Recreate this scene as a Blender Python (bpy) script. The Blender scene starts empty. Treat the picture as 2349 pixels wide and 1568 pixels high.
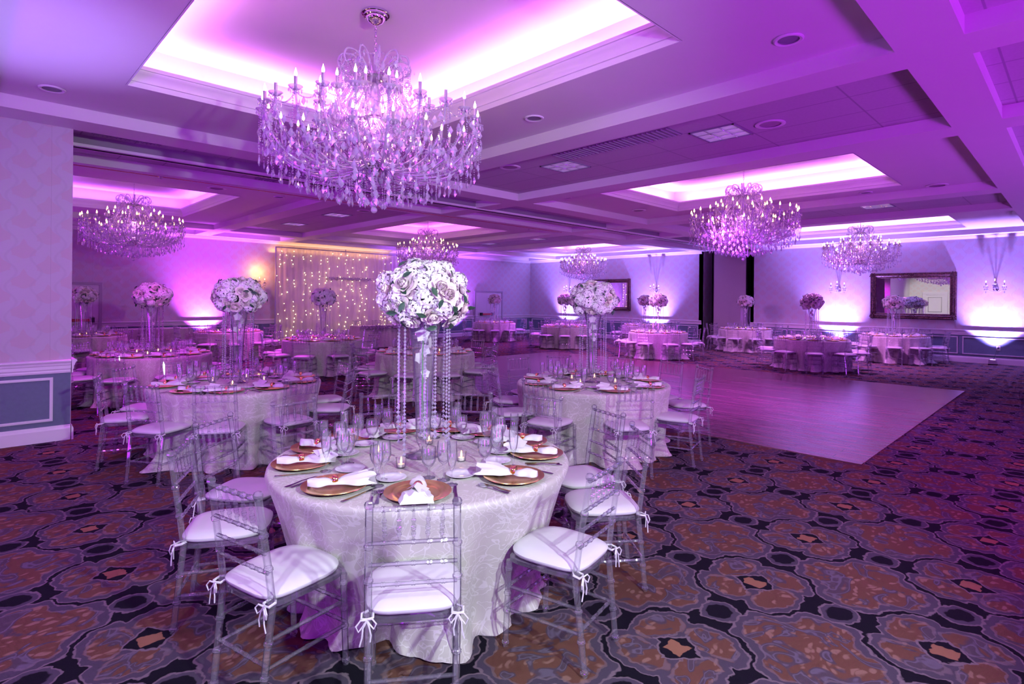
import bpy, math, random
from mathutils import Vector, Matrix, Euler
PI = math.pi
S = bpy.context.scene
COL = S.collection
rad = math.radians

# ------------------------------------------------------------------ camera
W_, H_ = 2349, 1568
F_PX, Y_H, YAW, ROLL, CAM_H = 1288.5, 687.4, rad(45.623), rad(0.516), 1.716
cd = bpy.data.cameras.new('camera')
cd.sensor_fit = 'HORIZONTAL'; cd.sensor_width = 36.0
cd.lens = 36.0 * F_PX / W_
cd.shift_y = -(H_ / 2 - Y_H) / W_
cd.clip_start = 0.05; cd.clip_end = 200
cam = bpy.data.objects.new('camera', cd)
fwd = Vector((math.cos(YAW), math.sin(YAW), 0)); r0 = Vector((math.sin(YAW), -math.cos(YAW), 0)); u0 = Vector((0, 0, 1))
rt = r0 * math.cos(ROLL) + u0 * math.sin(ROLL); up = u0 * math.cos(ROLL) - r0 * math.sin(ROLL)
m = Matrix((rt, up, -fwd)).transposed().to_4x4(); m.translation = Vector((0, 0, CAM_H))
cam.matrix_world = m
COL.objects.link(cam); S.camera = cam

# ------------------------------------------------------------------ world, view
S.view_settings.view_transform = 'Standard'; S.view_settings.look = 'None'
S.view_settings.exposure = 0.15; S.view_settings.gamma = 1.0; S.view_settings.use_curve_mapping = False
w = bpy.data.worlds.new('world'); S.world = w; w.use_nodes = True
w.node_tree.nodes['Background'].inputs[0].default_value = (0.35, 0.12, 0.6, 1)
w.node_tree.nodes['Background'].inputs[1].default_value = 0.25
try:
    S.cycles.transparent_max_bounces = 14
    S.cycles.max_bounces = 4; S.cycles.diffuse_bounces = 2; S.cycles.glossy_bounces = 2
    S.cycles.transmission_bounces = 2
    S.cycles.caustics_reflective = False; S.cycles.caustics_refractive = False
    S.cycles.sample_clamp_indirect = 4.0
    S.cycles.use_denoising = True
    S.cycles.use_adaptive_sampling = True
    S.cycles.time_limit = 1150; S.cycles.adaptive_threshold = 0.08; S.cycles.adaptive_min_samples = 12
except Exception as e:
    print(e)

# ------------------------------------------------------------------ lights
MAG = (0.80, 0.20, 1.0)
COVES_X = [(1.17, 4.23), (9.10, 12.17), (17.10, 20.10)]
COVES_Y = [(2.34, 6.83), (12.60, 16.95)]
def area(name, loc, rot, sx, sy, power, color, spread=PI):
    l = bpy.data.lights.new(name, 'AREA'); l.shape = 'RECTANGLE'; l.size = sx; l.size_y = sy
    l.energy = power; l.color = color; l.spread = spread
    o = bpy.data.objects.new(name, l); o.location = loc; o.rotation_euler = rot; COL.objects.link(o); return o
def spot(name, loc, target, power, color, angle, blend=0.6, radius=0.05):
    l = bpy.data.lights.new(name, 'SPOT'); l.energy = power; l.color = color; l.spot_size = rad(angle)
    l.spot_blend = blend; l.shadow_soft_size = radius
    o = bpy.data.objects.new(name, l); o.location = loc
    d = Vector(target) - Vector(loc); o.rotation_euler = d.to_track_quat('-Z', 'Y').to_euler(); COL.objects.link(o); return o
def point(name, loc, power, color, radius):
    l = bpy.data.lights.new(name, 'POINT'); l.energy = power; l.color = color; l.shadow_soft_size = radius
    o = bpy.data.objects.new(name, l); o.location = loc; COL.objects.link(o); return o
# LED tape on the ledge of every ceiling cove, shining up onto the tray wall and tray ceiling
COVE_W = {(0, 0): (17, (0.86, 0.20, 1.0)), (1, 0): (24, (0.80, 0.20, 1.0)), (2, 0): (20, (0.74, 0.24, 1.0)),
          (0, 1): (12, (0.55, 0.10, 1.0)), (1, 1): (13, (0.80, 0.10, 1.0)), (2, 1): (16, (0.80, 0.22, 1.0))}
for i, (xa, xb) in enumerate(COVES_X):
    for j, (ya, yb) in enumerate(COVES_Y):
        pw, colr = COVE_W[(i, j)]
        xm, ym = (xa + xb) / 2, (ya + yb) / 2
        z = 4.02
        lx, ly = xb - xa - 0.3, yb - ya - 0.3
        tilt = rad(20)
        area('cove_light', (xa - 0.01, ym, z), (PI, tilt, 0), 0.07, ly, pw * ly, colr)
        area('cove_light', (xb + 0.01, ym, z), (PI, -tilt, 0), 0.07, ly, pw * ly, colr)
        area('cove_light', (xm, ya - 0.01, z), (PI - tilt, 0, 0), lx, 0.07, pw * lx, colr)
        area('cove_light', (xm, yb + 0.01, z), (PI + tilt, 0, 0), lx, 0.07, pw * lx, colr)
# the photographer's two cool flashes, right and left of the camera, aimed over the tables
spot('flash_right', (1.35, -1.1, 2.5), (3.6, 5.2, 0.0), 620, (0.86, 0.97, 1.0), 94, 0.55, 0.07)
spot('flash_left', (-0.35, 1.35, 2.45), (1.8, 3.6, 0.1), 120, (0.86, 0.97, 1.0), 90, 0.5, 0.06)
# up-lights on the floor along the walls
VIO = (0.34, 0.20, 1.0)
for y in (1.81, 5.83, 12.8, 17.6, -2.2):  # the last one, out of view, is added as fill
    spot('uplight_or_fill_beam', (20.80, y, 0.24), (20.99, y, 2.4), 3000, VIO, 92, 1.0, 0.05)
spot('uplight_or_fill_beam', (5.65, 19.9, 0.24), (5.65, 20.10, 2.4), 2600, (0.62, 0.08, 1.0), 84, 1.0, 0.05)
spot('uplight_or_fill_beam', (13.5, 19.93, 0.24), (13.55, 20.12, 2.4), 1800, (0.40, 0.10, 1.0), 70, 1.0, 0.05)
spot('uplight_or_fill_beam', (16.2, 19.9, 0.24), (16.2, 20.06, 2.4), 1500, (0.45, 0.10, 1.0), 95, 1.0, 0.05)
spot('uplight_or_fill_beam', (-0.3, 6.0, 0.3), (0.1, 6.0, 3.86), 500, (0.42, 0.28, 1.0), 50, 1.0, 0.06)
# added fill spots, all out of view, wash the ceiling violet
for x, y, tx, ty, p, c in [(-3.4, -3.4, 2, 2, 1500, (0.46, 0.02, 1.0)), (4.0, -4.0, 6, 2, 1700, (0.56, 0.03, 1.0)), (10.0, -4.0, 11, 3, 1300, (0.50, 0.08, 1.0)), (16.0, -4.0, 16, 3, 700, (0.5, 0.10, 1.0)),
                        (-4.0, 3.0, 1, 6, 1200, (0.44, 0.02, 1.0)), (-3.5, 18.0, 2, 16, 1100, (0.55, 0.03, 0.9)), (-3.8, 12.0, 2, 12, 700, (0.46, 0.03, 0.9))]:
    spot('uplight_or_fill_beam', (x, y, 0.3), (tx, ty, 6.0), p, c, 120, 1.0, 0.9)
# warm lamp behind the drape washing the wall amber, and the amber sconce
area('drape_backlight', (10.2, 20.14, 3.36), (rad(150), 0, 0), 4.9, 0.05, 12, (1.0, 0.52, 0.12))
point('sconce_glow', (7.35, 19.93, 2.62), 22, (1.0, 0.42, 0.08), 0.05)
# added magenta and violet fill spots under the ceiling, with no fixtures
spot('fill_spot', (9.6, 4.57, 3.2), (10.2, 4.2, 0), 1100, (0.52, 0.07, 1.0), 120, 1.0, 0.3)
spot('fill_spot', (12.2, 8.3, 3.5), (12.5, 8.3, 0), 900, (0.70, 0.06, 1.0), 130, 1.0, 0.3)
spot('fill_spot', (6.0, 14.8, 3.5), (6.0, 14.5, 0), 900, (0.80, 0.06, 0.9), 140, 1.0, 0.3)
spot('fill_spot', (16.5, 14.0, 3.5), (16.5, 14.0, 0), 1100, (0.60, 0.08, 1.0), 140, 1.0, 0.3)
spot('fill_spot', (14.0, 10.2, 3.3), (16.0, 9.6, 0), 700, (0.80, 0.25, 1.0), 125, 1.0, 0.3)
spot('fill_spot', (-1.5, 4.5, 3.3), (1.0, 5.5, 0), 260, (0.62, 0.04, 0.9), 130, 1.0, 0.25)
spot('fill_spot', (6.5, -1.5, 3.3), (6.5, 0.5, 0), 420, (0.85, 0.12, 0.9), 130, 1.0, 0.25)
spot('fill_spot', (1.8, 8.7, 3.3), (1.8, 9.8, 0), 300, (0.75, 0.04, 0.9), 140, 1.0, 0.25)
spot('fill_spot', (10.6, 15.5, 3.5), (10.6, 20.0, 1.4), 420, (1.0, 0.40, 0.85), 75, 1.0, 0.3)
spot('fill_spot', (16.8, 5.2, 3.5), (17.6, 5.4, 0), 1100, (0.80, 0.22, 1.0), 125, 1.0, 0.3)
spot('back_wall_fill', (-1.2, 6.6, 3.5), (-4.4, 7.2, 1.6), 500, (1.0, 0.93, 0.88), 80, 0.8, 0.2)  # added white spot brightening the back wall that the mirror shows
#LIGHTS_END

# ------------------------------------------------------------------ tagging
def tag(o, label=None, cat=None, group=None, kind=None):
    if label: o['label'] = label
    if cat: o['category'] = cat
    if group: o['group'] = group
    if kind: o['kind'] = kind
    return o
def thing(name, loc, rz, label, cat, group=None, rot=None):
    o = bpy.data.objects.new(name, None); o.empty_display_size = 0.1
    o.location = loc; o.rotation_euler = rot if rot else (0, 0, rz); COL.objects.link(o)
    return tag(o, label, cat, group)
def copy_tree(o, kids, parent=None):
    c = o.copy(); COL.objects.link(c); c.parent = parent
    for ch in kids.get(o.name, ()): copy_tree(ch, kids, c)
    return c
KIDS = {}
def reg(o):
    if o.parent: KIDS.setdefault(o.parent.name, []).append(o)

# ------------------------------------------------------------------ mesh builder
class MB:
    def __init__(s): s.v = []; s.f = []; s.mi = []; s.cur = 0
    def add(s, vs, fs):
        b = len(s.v); s.v.extend([tuple(p) for p in vs]); s.f.extend([tuple(b + i for i in f) for f in fs]); s.mi.extend([s.cur] * len(fs)); return s
    def box(s, x0, x1, y0, y1, z0, z1):
        v = [(x0, y0, z0), (x1, y0, z0), (x1, y1, z0), (x0, y1, z0), (x0, y0, z1), (x1, y0, z1), (x1, y1, z1), (x0, y1, z1)]
        return s.add(v, [(0, 3, 2, 1), (4, 5, 6, 7), (0, 1, 5, 4), (1, 2, 6, 5), (2, 3, 7, 6), (3, 0, 4, 7)])
    def lathe(s, prof, n=16, c=(0, 0, 0), cap0=True, cap1=True, ph=0.0, sx=1, sy=1):
        vs = []; fs = []
        for r, z in prof:
            for i in range(n):
                a = ph + 2 * PI * i / n
                vs.append((c[0] + r * math.cos(a) * sx, c[1] + r * math.sin(a) * sy, c[2] + z))
        for j in range(len(prof) - 1):
            for i in range(n):
                k = (i + 1) % n
                fs.append((j * n + i, j * n + k, (j + 1) * n + k, (j + 1) * n + i))
        if cap0 and prof[0][0] > 1e-5: fs.append(tuple(reversed(range(n))))
        if cap1 and prof[-1][0] > 1e-5: fs.append(tuple(range((len(prof) - 1) * n, len(prof) * n)))
        return s.add(vs, fs)
    def tube(s, pts, r, n=6, caps=True):
        pts = [Vector(p) for p in pts]; N = len(pts)
        rs = r if isinstance(r, (list, tuple)) else [r] * N
        vs = []; fs = []; prev = None
        for i in range(N):
            t = (pts[min(i + 1, N - 1)] - pts[max(i - 1, 0)])
            if t.length < 1e-9: t = Vector((0, 0, 1))
            t.normalize()
            if prev is None:
                a = Vector((0, 0, 1)) if abs(t.z) < 0.9 else Vector((1, 0, 0))
                nx = t.cross(a).normalized()
            else:
                nx = (prev - t * prev.dot(t))
                nx = nx.normalized() if nx.length > 1e-6 else t.orthogonal().normalized()
            prev = nx; ny = t.cross(nx)
            for k in range(n):
                a = 2 * PI * k / n
                vs.append(pts[i] + (nx * math.cos(a) + ny * math.sin(a)) * rs[i])
        for j in range(N - 1):
            for k in range(n):
                q = (k + 1) % n
                fs.append((j * n + k, j * n + q, (j + 1) * n + q, (j + 1) * n + k))
        if caps: fs.append(tuple(reversed(range(n)))); fs.append(tuple(range((N - 1) * n, N * n)))
        return s.add(vs, fs)
    def octa(s, c, r, rz=None, sub=False):
        rz = rz or r; x, y, z = c
        v = [(x + r, y, z), (x, y + r, z), (x - r, y, z), (x, y - r, z), (x, y, z + rz), (x, y, z - rz)]
        return s.add(v, [(0, 1, 4), (1, 2, 4), (2, 3, 4), (3, 0, 4), (1, 0, 5), (2, 1, 5), (3, 2, 5), (0, 3, 5)])
    def ball(s, c, r, n=8, k=5, sz=1.0):
        prof = [(max(1e-4, r * math.sin(PI * i / k)), -r * sz * math.cos(PI * i / k)) for i in range(k + 1)]
        return s.lathe(prof, n, c, False, False)
    def grid(s, fn, nu, nv, wrap=False):
        vs = [fn(i / (nu if wrap else nu - 1), j / (nv - 1)) for j in range(nv) for i in range(nu)]
        fs = []
        for j in range(nv - 1):
            for i in range(nu if wrap else nu - 1):
                k = (i + 1) % nu
                fs.append((j * nu + i, j * nu + k, (j + 1) * nu + k, (j + 1) * nu + i))
        return s.add(vs, fs)
    def xf(s, M):
        s.v = [tuple(M @ Vector(p)) for p in s.v]; return s
    def join(s, o, M=None):
        b = len(s.v)
        s.v.extend([tuple(M @ Vector(p)) for p in o.v] if M else o.v)
        s.f.extend([tuple(b + i for i in f) for f in o.f]); s.mi.extend(o.mi); return s
    def mesh(s, name, mats, smooth=True, angle=40):
        me = bpy.data.meshes.new(name); me.from_pydata(s.v, [], s.f)
        if not isinstance(mats, (list, tuple)): mats = [mats]
        for mt in mats: me.materials.append(mt)
        if len(mats) > 1: me.polygons.foreach_set('material_index', s.mi)
        if smooth:
            me.polygons.foreach_set('use_smooth', [True] * len(me.polygons))
            try: me.set_sharp_from_angle(angle=rad(angle))
            except Exception: pass
        me.update(); return me
    def build(s, name, mats, parent=None, loc=(0, 0, 0), rot=(0, 0, 0), smooth=True, angle=40, kind=None, label=None):
        return put(name, s.mesh(name, mats, smooth, angle), parent, loc, rot, kind, label)
def put(name, me, parent=None, loc=(0, 0, 0), rot=(0, 0, 0), kind=None, label=None):
    o = bpy.data.objects.new(name, me); o.location = loc; o.rotation_euler = rot; COL.objects.link(o)
    if parent is not None: o.parent = parent; reg(o)
    if kind: o['kind'] = kind
    if label: o['label'] = label
    return o
def struct(name, mb, mat, smooth=False, label=None):
    o = mb.build(name, mat, smooth=smooth); o['kind'] = 'structure'
    if label: o['label'] = label
    return o

# ------------------------------------------------------------------ materials
def new_mat(name):
    mt = bpy.data.materials.new(name); mt.use_nodes = True; nt = mt.node_tree
    for n in list(nt.nodes): nt.nodes.remove(n)
    out = nt.nodes.new('ShaderNodeOutputMaterial')
    return mt, nt, out
class N:
    """tiny expression helper on a node tree"""
    def __init__(s, nt): s.nt = nt
    def m(s, op, a, b=None, c=None, clamp=False):
        n = s.nt.nodes.new('ShaderNodeMath'); n.operation = op; n.use_clamp = clamp
        for i, x in enumerate((a, b, c)):
            if x is None: continue
            if isinstance(x, (int, float)): n.inputs[i].default_value = x
            else: s.nt.links.new(x, n.inputs[i])
        return n.outputs[0]
    def add(s, a, b): return s.m('ADD', a, b)
    def sub(s, a, b): return s.m('SUBTRACT', a, b)
    def mul(s, a, b): return s.m('MULTIPLY', a, b)
    def pos(s):
        g = s.nt.nodes.new('ShaderNodeNewGeometry'); x = s.nt.nodes.new('ShaderNodeSeparateXYZ')
        s.nt.links.new(g.outputs['Position'], x.inputs[0]); s.P = g.outputs['Position']; return x.outputs
    def obj(s):
        g = s.nt.nodes.new('ShaderNodeTexCoord'); x = s.nt.nodes.new('ShaderNodeSeparateXYZ')
        s.nt.links.new(g.outputs['Object'], x.inputs[0]); s.P = g.outputs['Object']; return x.outputs
    def noise(s, scale, vec=None, detail=2, rough=0.5, dist=0.0, color=False):
        n = s.nt.nodes.new('ShaderNodeTexNoise'); n.inputs['Scale'].default_value = scale
        n.inputs['Detail'].default_value = detail; n.inputs['Roughness'].default_value = rough; n.inputs['Distortion'].default_value = dist
        if vec is not None: s.nt.links.new(vec, n.inputs['Vector'])
        return n.outputs['Color' if color else 'Fac']
    def xyz(s, x, y, z=0.0):
        n = s.nt.nodes.new('ShaderNodeCombineXYZ')
        for i, q in enumerate((x, y, z)):
            if isinstance(q, (int, float)): n.inputs[i].default_value = q
            else: s.nt.links.new(q, n.inputs[i])
        return n.outputs[0]
    def ramp(s, f, a, b):            # smooth 0..1 between a and b
        n = s.nt.nodes.new('ShaderNodeMapRange'); n.interpolation_type = 'SMOOTHSTEP'
        s.nt.links.new(f, n.inputs[0]); n.inputs[1].default_value = a; n.inputs[2].default_value = b
        n.inputs[3].default_value = 0.0; n.inputs[4].default_value = 1.0
        return n.outputs[0]
    def mix(s, f, a, b):
        n = s.nt.nodes.new('ShaderNodeMix'); n.data_type = 'RGBA'
        if isinstance(f, (int, float)): n.inputs[0].default_value = f
        else: s.nt.links.new(f, n.inputs[0])
        for i, q in ((6, a), (7, b)):
            if isinstance(q, tuple): n.inputs[i].default_value = (*q[:3], 1)
            else: s.nt.links.new(q, n.inputs[i])
        return n.outputs[2]
    def bump(s, h, strength=0.3, dist=0.01):
        n = s.nt.nodes.new('ShaderNodeBump'); n.inputs['Strength'].default_value = strength; n.inputs['Distance'].default_value = dist
        s.nt.links.new(h, n.inputs['Height']); return n.outputs[0]
def pbsdf(nt, out, color, rough=0.5, metal=0.0, normal=None, **kw):
    p = nt.nodes.new('ShaderNodeBsdfPrincipled')
    if isinstance(color, tuple): p.inputs['Base Color'].default_value = (*color[:3], 1)
    else: nt.links.new(color, p.inputs['Base Color'])
    if isinstance(rough, (int, float)): p.inputs['Roughness'].default_value = rough
    else: nt.links.new(rough, p.inputs['Roughness'])
    p.inputs['Metallic'].default_value = metal
    if normal is not None: nt.links.new(normal, p.inputs['Normal'])
    for k, v in kw.items(): p.inputs[k.replace('_', ' ')].default_value = v
    nt.links.new(p.outputs[0], out.inputs[0]); return p
def simple(name, color, rough=0.5, metal=0.0, nscale=0, namt=0.1, **kw):
    mt, nt, out = new_mat(name); e = N(nt)
    if nscale:
        e.pos(); f = e.noise(nscale, e.P, 3)
        c = e.mix(f, tuple(x * (1 - namt) for x in color), tuple(min(1, x * (1 + namt)) for x in color))
        pbsdf(nt, out, c, rough, metal, e.bump(f, 0.15, 0.002), **kw)
    else: pbsdf(nt, out, color, rough, metal, **kw)
    return mt
def clear(name, tint, edge, gloss_boost=0.12, rough=0.04, diff=0.0, diffcol=(0.9, 0.88, 1), r0=0.35):
    """clear moulded plastic / crystal: see-through face-on, darker and more mirror-like at grazing angles"""
    mt, nt, out = new_mat(name); e = N(nt)
    lw = nt.nodes.new('ShaderNodeLayerWeight'); lw.inputs[0].default_value = 0.45
    tr = nt.nodes.new('ShaderNodeBsdfTransparent')
    nt.links.new(e.mix(e.ramp(lw.outputs['Facing'], r0, 0.93), tint, edge), tr.inputs[0])
    gl = nt.nodes.new('ShaderNodeBsdfGlossy'); gl.inputs['Roughness'].default_value = rough
    gl.inputs[0].default_value = (1, 1, 1, 1)
    l2 = nt.nodes.new('ShaderNodeLayerWeight'); l2.inputs[0].default_value = 0.5
    fac = e.m('ADD', e.mul(e.m('POWER', l2.outputs['Facing'], 3.0), 0.8), gloss_boost, clamp=True)
    mx = nt.nodes.new('ShaderNodeMixShader'); nt.links.new(fac, mx.inputs[0]); nt.links.new(tr.outputs[0], mx.inputs[1]); nt.links.new(gl.outputs[0], mx.inputs[2])
    res = mx.outputs[0]
    if diff:
        d = nt.nodes.new('ShaderNodeBsdfDiffuse'); d.inputs[0].default_value = (*diffcol, 1)
        m2 = nt.nodes.new('ShaderNodeMixShader'); m2.inputs[0].default_value = diff
        nt.links.new(res, m2.inputs[1]); nt.links.new(d.outputs[0], m2.inputs[2]); res = m2.outputs[0]
    nt.links.new(res, out.inputs[0]); return mt
def emit(name, color, strength):
    mt, nt, out = new_mat(name); mt.cycles.emission_sampling = 'NONE'; em = nt.nodes.new('ShaderNodeEmission'); em.inputs[0].default_value = (*color, 1); em.inputs[1].default_value = strength
    nt.links.new(em.outputs[0], out.inputs[0]); return mt

M = {}
M['paint'] = simple('ceiling_paint', (0.78, 0.76, 0.76), 0.6, nscale=3, namt=0.02)
M['white'] = simple('white_trim_paint', (0.84, 0.83, 0.84), 0.35, nscale=5, namt=0.02)
M['acrylic'] = clear('clear_acrylic', (0.94, 0.93, 0.955), (0.10, 0.085, 0.20), 0.085, 0.04, 0.055, r0=0.2)
M['glass'] = clear('clear_glass', (0.985, 0.985, 0.99), (0.30, 0.28, 0.40), 0.055, 0.02, 0.04, r0=0.25)
M['crystal'] = clear('lead_crystal', (0.94, 0.93, 0.98), (0.45, 0.40, 0.62), 0.30, 0.05, 0.27)
M['bead'] = clear('crystal_beads', (0.92, 0.90, 0.96), (0.40, 0.36, 0.55), 0.30, 0.06, 0.26)
M['vinyl'] = simple('white_vinyl_cushion', (0.66, 0.64, 0.67), 0.38, nscale=14, namt=0.03)
M['napkin'] = simple('white_linen', (0.76, 0.755, 0.75), 0.7, nscale=40, namt=0.05)
M['china'] = simple('white_china', (0.86, 0.86, 0.88), 0.12)
M['gold'] = simple('gold_charger', (1.0, 0.60, 0.22), 0.22, 0.9, nscale=6, namt=0.08)
M['goldring'] = simple('gold_ring', (1.0, 0.62, 0.25), 0.18, 1.0)
M['steel'] = simple('polished_steel', (0.62, 0.62, 0.66), 0.15, 1.0)
M['chrome'] = simple('chrome', (0.78, 0.76, 0.82), 0.08, 1.0)
M['darkmetal'] = simple('dark_metal', (0.03, 0.03, 0.035), 0.4, 0.5)
M['black'] = simple('black_void', (0.006, 0.006, 0.008), 0.8)
M['red'] = simple('red_exit_bar', (0.45, 0.02, 0.04), 0.4)
M['door'] = simple('painted_door', (0.62, 0.60, 0.62), 0.4, nscale=4, namt=0.02)
M['doorframe'] = simple('grey_door_frame', (0.30, 0.28, 0.31), 0.4)
M['candle_tube'] = simple('candle_sleeve', (0.50, 0.50, 0.56), 0.3, 0.6)
M['wax'] = simple('candle_wax', (0.9, 0.85, 0.75), 0.5)
M['bulb'] = emit('warm_bulb', (1.0, 0.55, 0.30), 22)
M['bulb2'] = emit('warm_bulb_bright', (1.0, 0.50, 0.16), 14)
M['flame'] = emit('candle_flame', (1.0, 0.50, 0.15), 16)
M['fairy'] = emit('fairy_bulb', (1.0, 0.70, 0.26), 30)
M['leaf'] = simple('dark_green_leaf', (0.03, 0.09, 0.045), 0.45, nscale=30, namt=0.3)
M['stem'] = simple('green_stem', (0.10, 0.42, 0.08), 0.45)
M['lens'] = emit('uplight_lens', (0.6, 0.4, 1.0), 6)
M['garland'] = simple('lilac_garland', (0.35, 0.28, 0.42), 0.8, nscale=60, namt=0.5)

def mat_carpet():
    mt, nt, out = new_mat('medallion_carpet'); e = N(nt); p = e.pos()
    per = 0.93
    wn = e.noise(9.0, e.P, 2.5, 0.75, color=True)
    sp = nt.nodes.new('ShaderNodeSeparateXYZ'); nt.links.new(wn, sp.inputs[0])
    X = e.add(e.m('DIVIDE', e.sub(p[0], 3.01), per), e.mul(e.sub(sp.outputs[0], 0.5), 0.085))
    Y = e.add(e.m('DIVIDE', e.sub(p[1], 1.41), per), e.mul(e.sub(sp.outputs[1], 0.5), 0.085))
    def cell(ox, oy):              # coordinates centred on the lattice point (ox,oy), range -.5..5
        cx = e.sub(e.m('FRACT', e.add(e.sub(X, ox), 0.5)), 0.5)
        cy = e.sub(e.m('FRACT', e.add(e.sub(Y, oy), 0.5)), 0.5)
        return cx, cy
    def length(x, y): return e.m('SQRT', e.add(e.mul(x, x), e.mul(y, y)))
    def polar(ox, oy, k, amp, ph=0.0):
        cx, cy = cell(ox, oy); r = length(cx, cy); a = e.m('ARCTAN2', cy, cx)
        return cx, cy, r, a, e.sub(r, e.mul(e.m('COSINE', e.add(e.mul(a, k), ph)), amp))
    # rings at (0,0) and (.5,.5)
    def ring(ox, oy):
        cx, cy, r, a, q = polar(ox, oy, 2.0, 0.006, 0.7)
        band = e.mul(e.ramp(q, 0.070, 0.080), e.sub(1.0, e.ramp(q, 0.112, 0.120)))
        hole = e.sub(1.0, e.ramp(e.sub(r, e.mul(e.m('COSINE', e.mul(a, 4.0)), 0.020)), 0.074, 0.084))
        return band, hole, e.mul(e.ramp(q, 0.102, 0.107), e.sub(1.0, e.ramp(q, 0.114, 0.120)))
    b1, h1, e1 = ring(0, 0); b2, h2, e2 = ring(0.5, 0.5)
    ringm = e.m('MAXIMUM', b1, b2); hole = e.m('MAXIMUM', h1, h2); ringe = e.m('MAXIMUM', e1, e2)
    # big medallion at (0,.5)
    cx, cy, r, a, q = polar(0.0, 0.5, 4.0, 0.048, 0.0)
    q = e.sub(q, e.mul(e.m('COSINE', e.mul(a, 16.0)), 0.010))
    q = e.add(q, e.mul(e.m('COSINE', e.mul(a, 8.0)), 0.015))
    med_out = e.sub(1.0, e.ramp(q, 0.372, 0.380)); med_edge = e.mul(e.ramp(q, 0.358, 0.366), med_out)
    med_in = e.sub(1.0, e.ramp(q, 0.308, 0.320))
    # four-lobed scroll cluster at (.5,0)
    def lobe(ang):
        c, s_ = math.cos(ang), math.sin(ang)
        cx, cy = cell(0.5, 0.0)
        u = e.add(e.mul(cx, c), e.mul(cy, s_)); v = e.sub(e.mul(cy, c), e.mul(cx, s_))
        uu = e.sub(u, 0.202); k = e.add(v, e.mul(e.m('SINE', e.mul(uu, 14.0)), 0.035))
        return e.m('SQRT', e.add(e.mul(e.mul(uu, uu), 1.40), e.mul(e.mul(k, k), 0.80)))
    d = None
    for kk in range(4):
        q2 = lobe(rad(45 + 12) + kk * PI / 2); d = q2 if d is None else e.m('MINIMUM', d, q2)
    th = e.m('ARCTAN2', cell(0.5, 0.0)[1], cell(0.5, 0.0)[0])
    d = e.sub(d, e.mul(e.m('COSINE', e.mul(th, 20.0)), 0.006))
    lob_out = e.sub(1.0, e.ramp(d, 0.176, 0.184)); lob_edge = e.mul(e.ramp(d, 0.166, 0.173), lob_out)
    lob_in = e.sub(1.0, e.ramp(d, 0.128, 0.138)); inner_edge = e.mul(e.ramp(d, 0.116, 0.122), e.sub(1.0, e.ramp(d, 0.128, 0.136)))
    cx, cy = cell(0.5, 0.0)
    dd = e.m('MAXIMUM', e.m('ABSOLUTE', cx), e.m('ABSOLUTE', cy)); ds = e.add(e.m('ABSOLUTE', cx), e.m('ABSOLUTE', cy))
    dia = e.sub(1.0, e.ramp(dd, 0.050, 0.056)); dbl = e.sub(1.0, e.ramp(ds, 0.118, 0.126)); dlv = e.mul(e.ramp(ds, 0.112, 0.118), e.sub(1.0, e.ramp(ds, 0.138, 0.145)))
    # fillings
    v = nt.nodes.new('ShaderNodeTexVoronoi'); v.feature = 'F1'; v.inputs['Scale'].default_value = 12.0
    dn = e.noise(9, e.P, 2, color=True)
    vm = nt.nodes.new('ShaderNodeVectorMath'); vm.operation = 'MULTIPLY_ADD'; nt.links.new(dn, vm.inputs[0]); vm.inputs[1].default_value = (0.12, 0.12, 0.12); nt.links.new(e.P, vm.inputs[2])
    vs = nt.nodes.new('ShaderNodeVectorMath'); vs.operation = 'MULTIPLY'; nt.links.new(vm.outputs[0], vs.inputs[0]); vs.inputs[1].default_value = (1.0, 1.9, 1.0)
    nt.links.new(vs.outputs[0], v.inputs['Vector'])
    petal = e.sub(1.0, e.ramp(v.outputs['Distance'], 0.22, 0.42))
    vs2 = e.noise(4.6, e.P, 1.5, 0.5, 1.6)
    swirl = e.mul(e.ramp(vs2, 0.51, 0.55), e.sub(1.0, e.ramp(vs2, 0.66, 0.72)))
    swirlb = e.mul(e.ramp(vs2, 0.56, 0.58), e.sub(1.0, e.ramp(vs2, 0.59, 0.61)))
    navy = (0.007, 0.006, 0.012); lav = (0.088, 0.070, 0.104); lav2 = (0.22, 0.165, 0.195)
    brown = (0.165, 0.074, 0.050); peach = (0.34, 0.20, 0.155); gold = (0.34, 0.165, 0.095)
    fill = e.mix(e.mul(petal, 0.75), brown, peach)
    fill = e.mix(e.mul(swirl, 0.85), fill, lav); fill = e.mix(e.mul(swirlb, 0.35), fill, (0.25, 0.23, 0.34))
    c = e.mix(hole, e.mix(0.0, navy, navy), navy)
    c = e.mix(lob_out, c, lav); c = e.mix(lob_edge, c, lav2); c = e.mix(lob_in, c, fill); c = e.mix(e.mul(inner_edge, 0.6), c, lav2)
    c = e.mix(med_out, c, lav); c = e.mix(med_edge, c, lav2); c = e.mix(med_in, c, fill)
    inn = e.mul(e.ramp(q, 0.298, 0.304), e.sub(1.0, e.ramp(q, 0.314, 0.32))); c = e.mix(e.mul(inn, 0.5), c, lav2)
    c = e.mix(hole, c, navy); c = e.mix(ringm, c, lav); c = e.mix(e.mul(ringe, 0.9), c, lav2)
    c = e.mix(dlv, c, lav2); c = e.mix(dbl, c, navy); c = e.mix(dia, c, gold)
    pile = e.noise(420, e.P, 1); c2 = e.mix(e.mul(pile, 0.55), c, navy)
    pbsdf(nt, out, c2, 0.95, 0, e.bump(pile, 0.5, 0.004), Specular_IOR_Level=0.1)
    return mt
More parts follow.
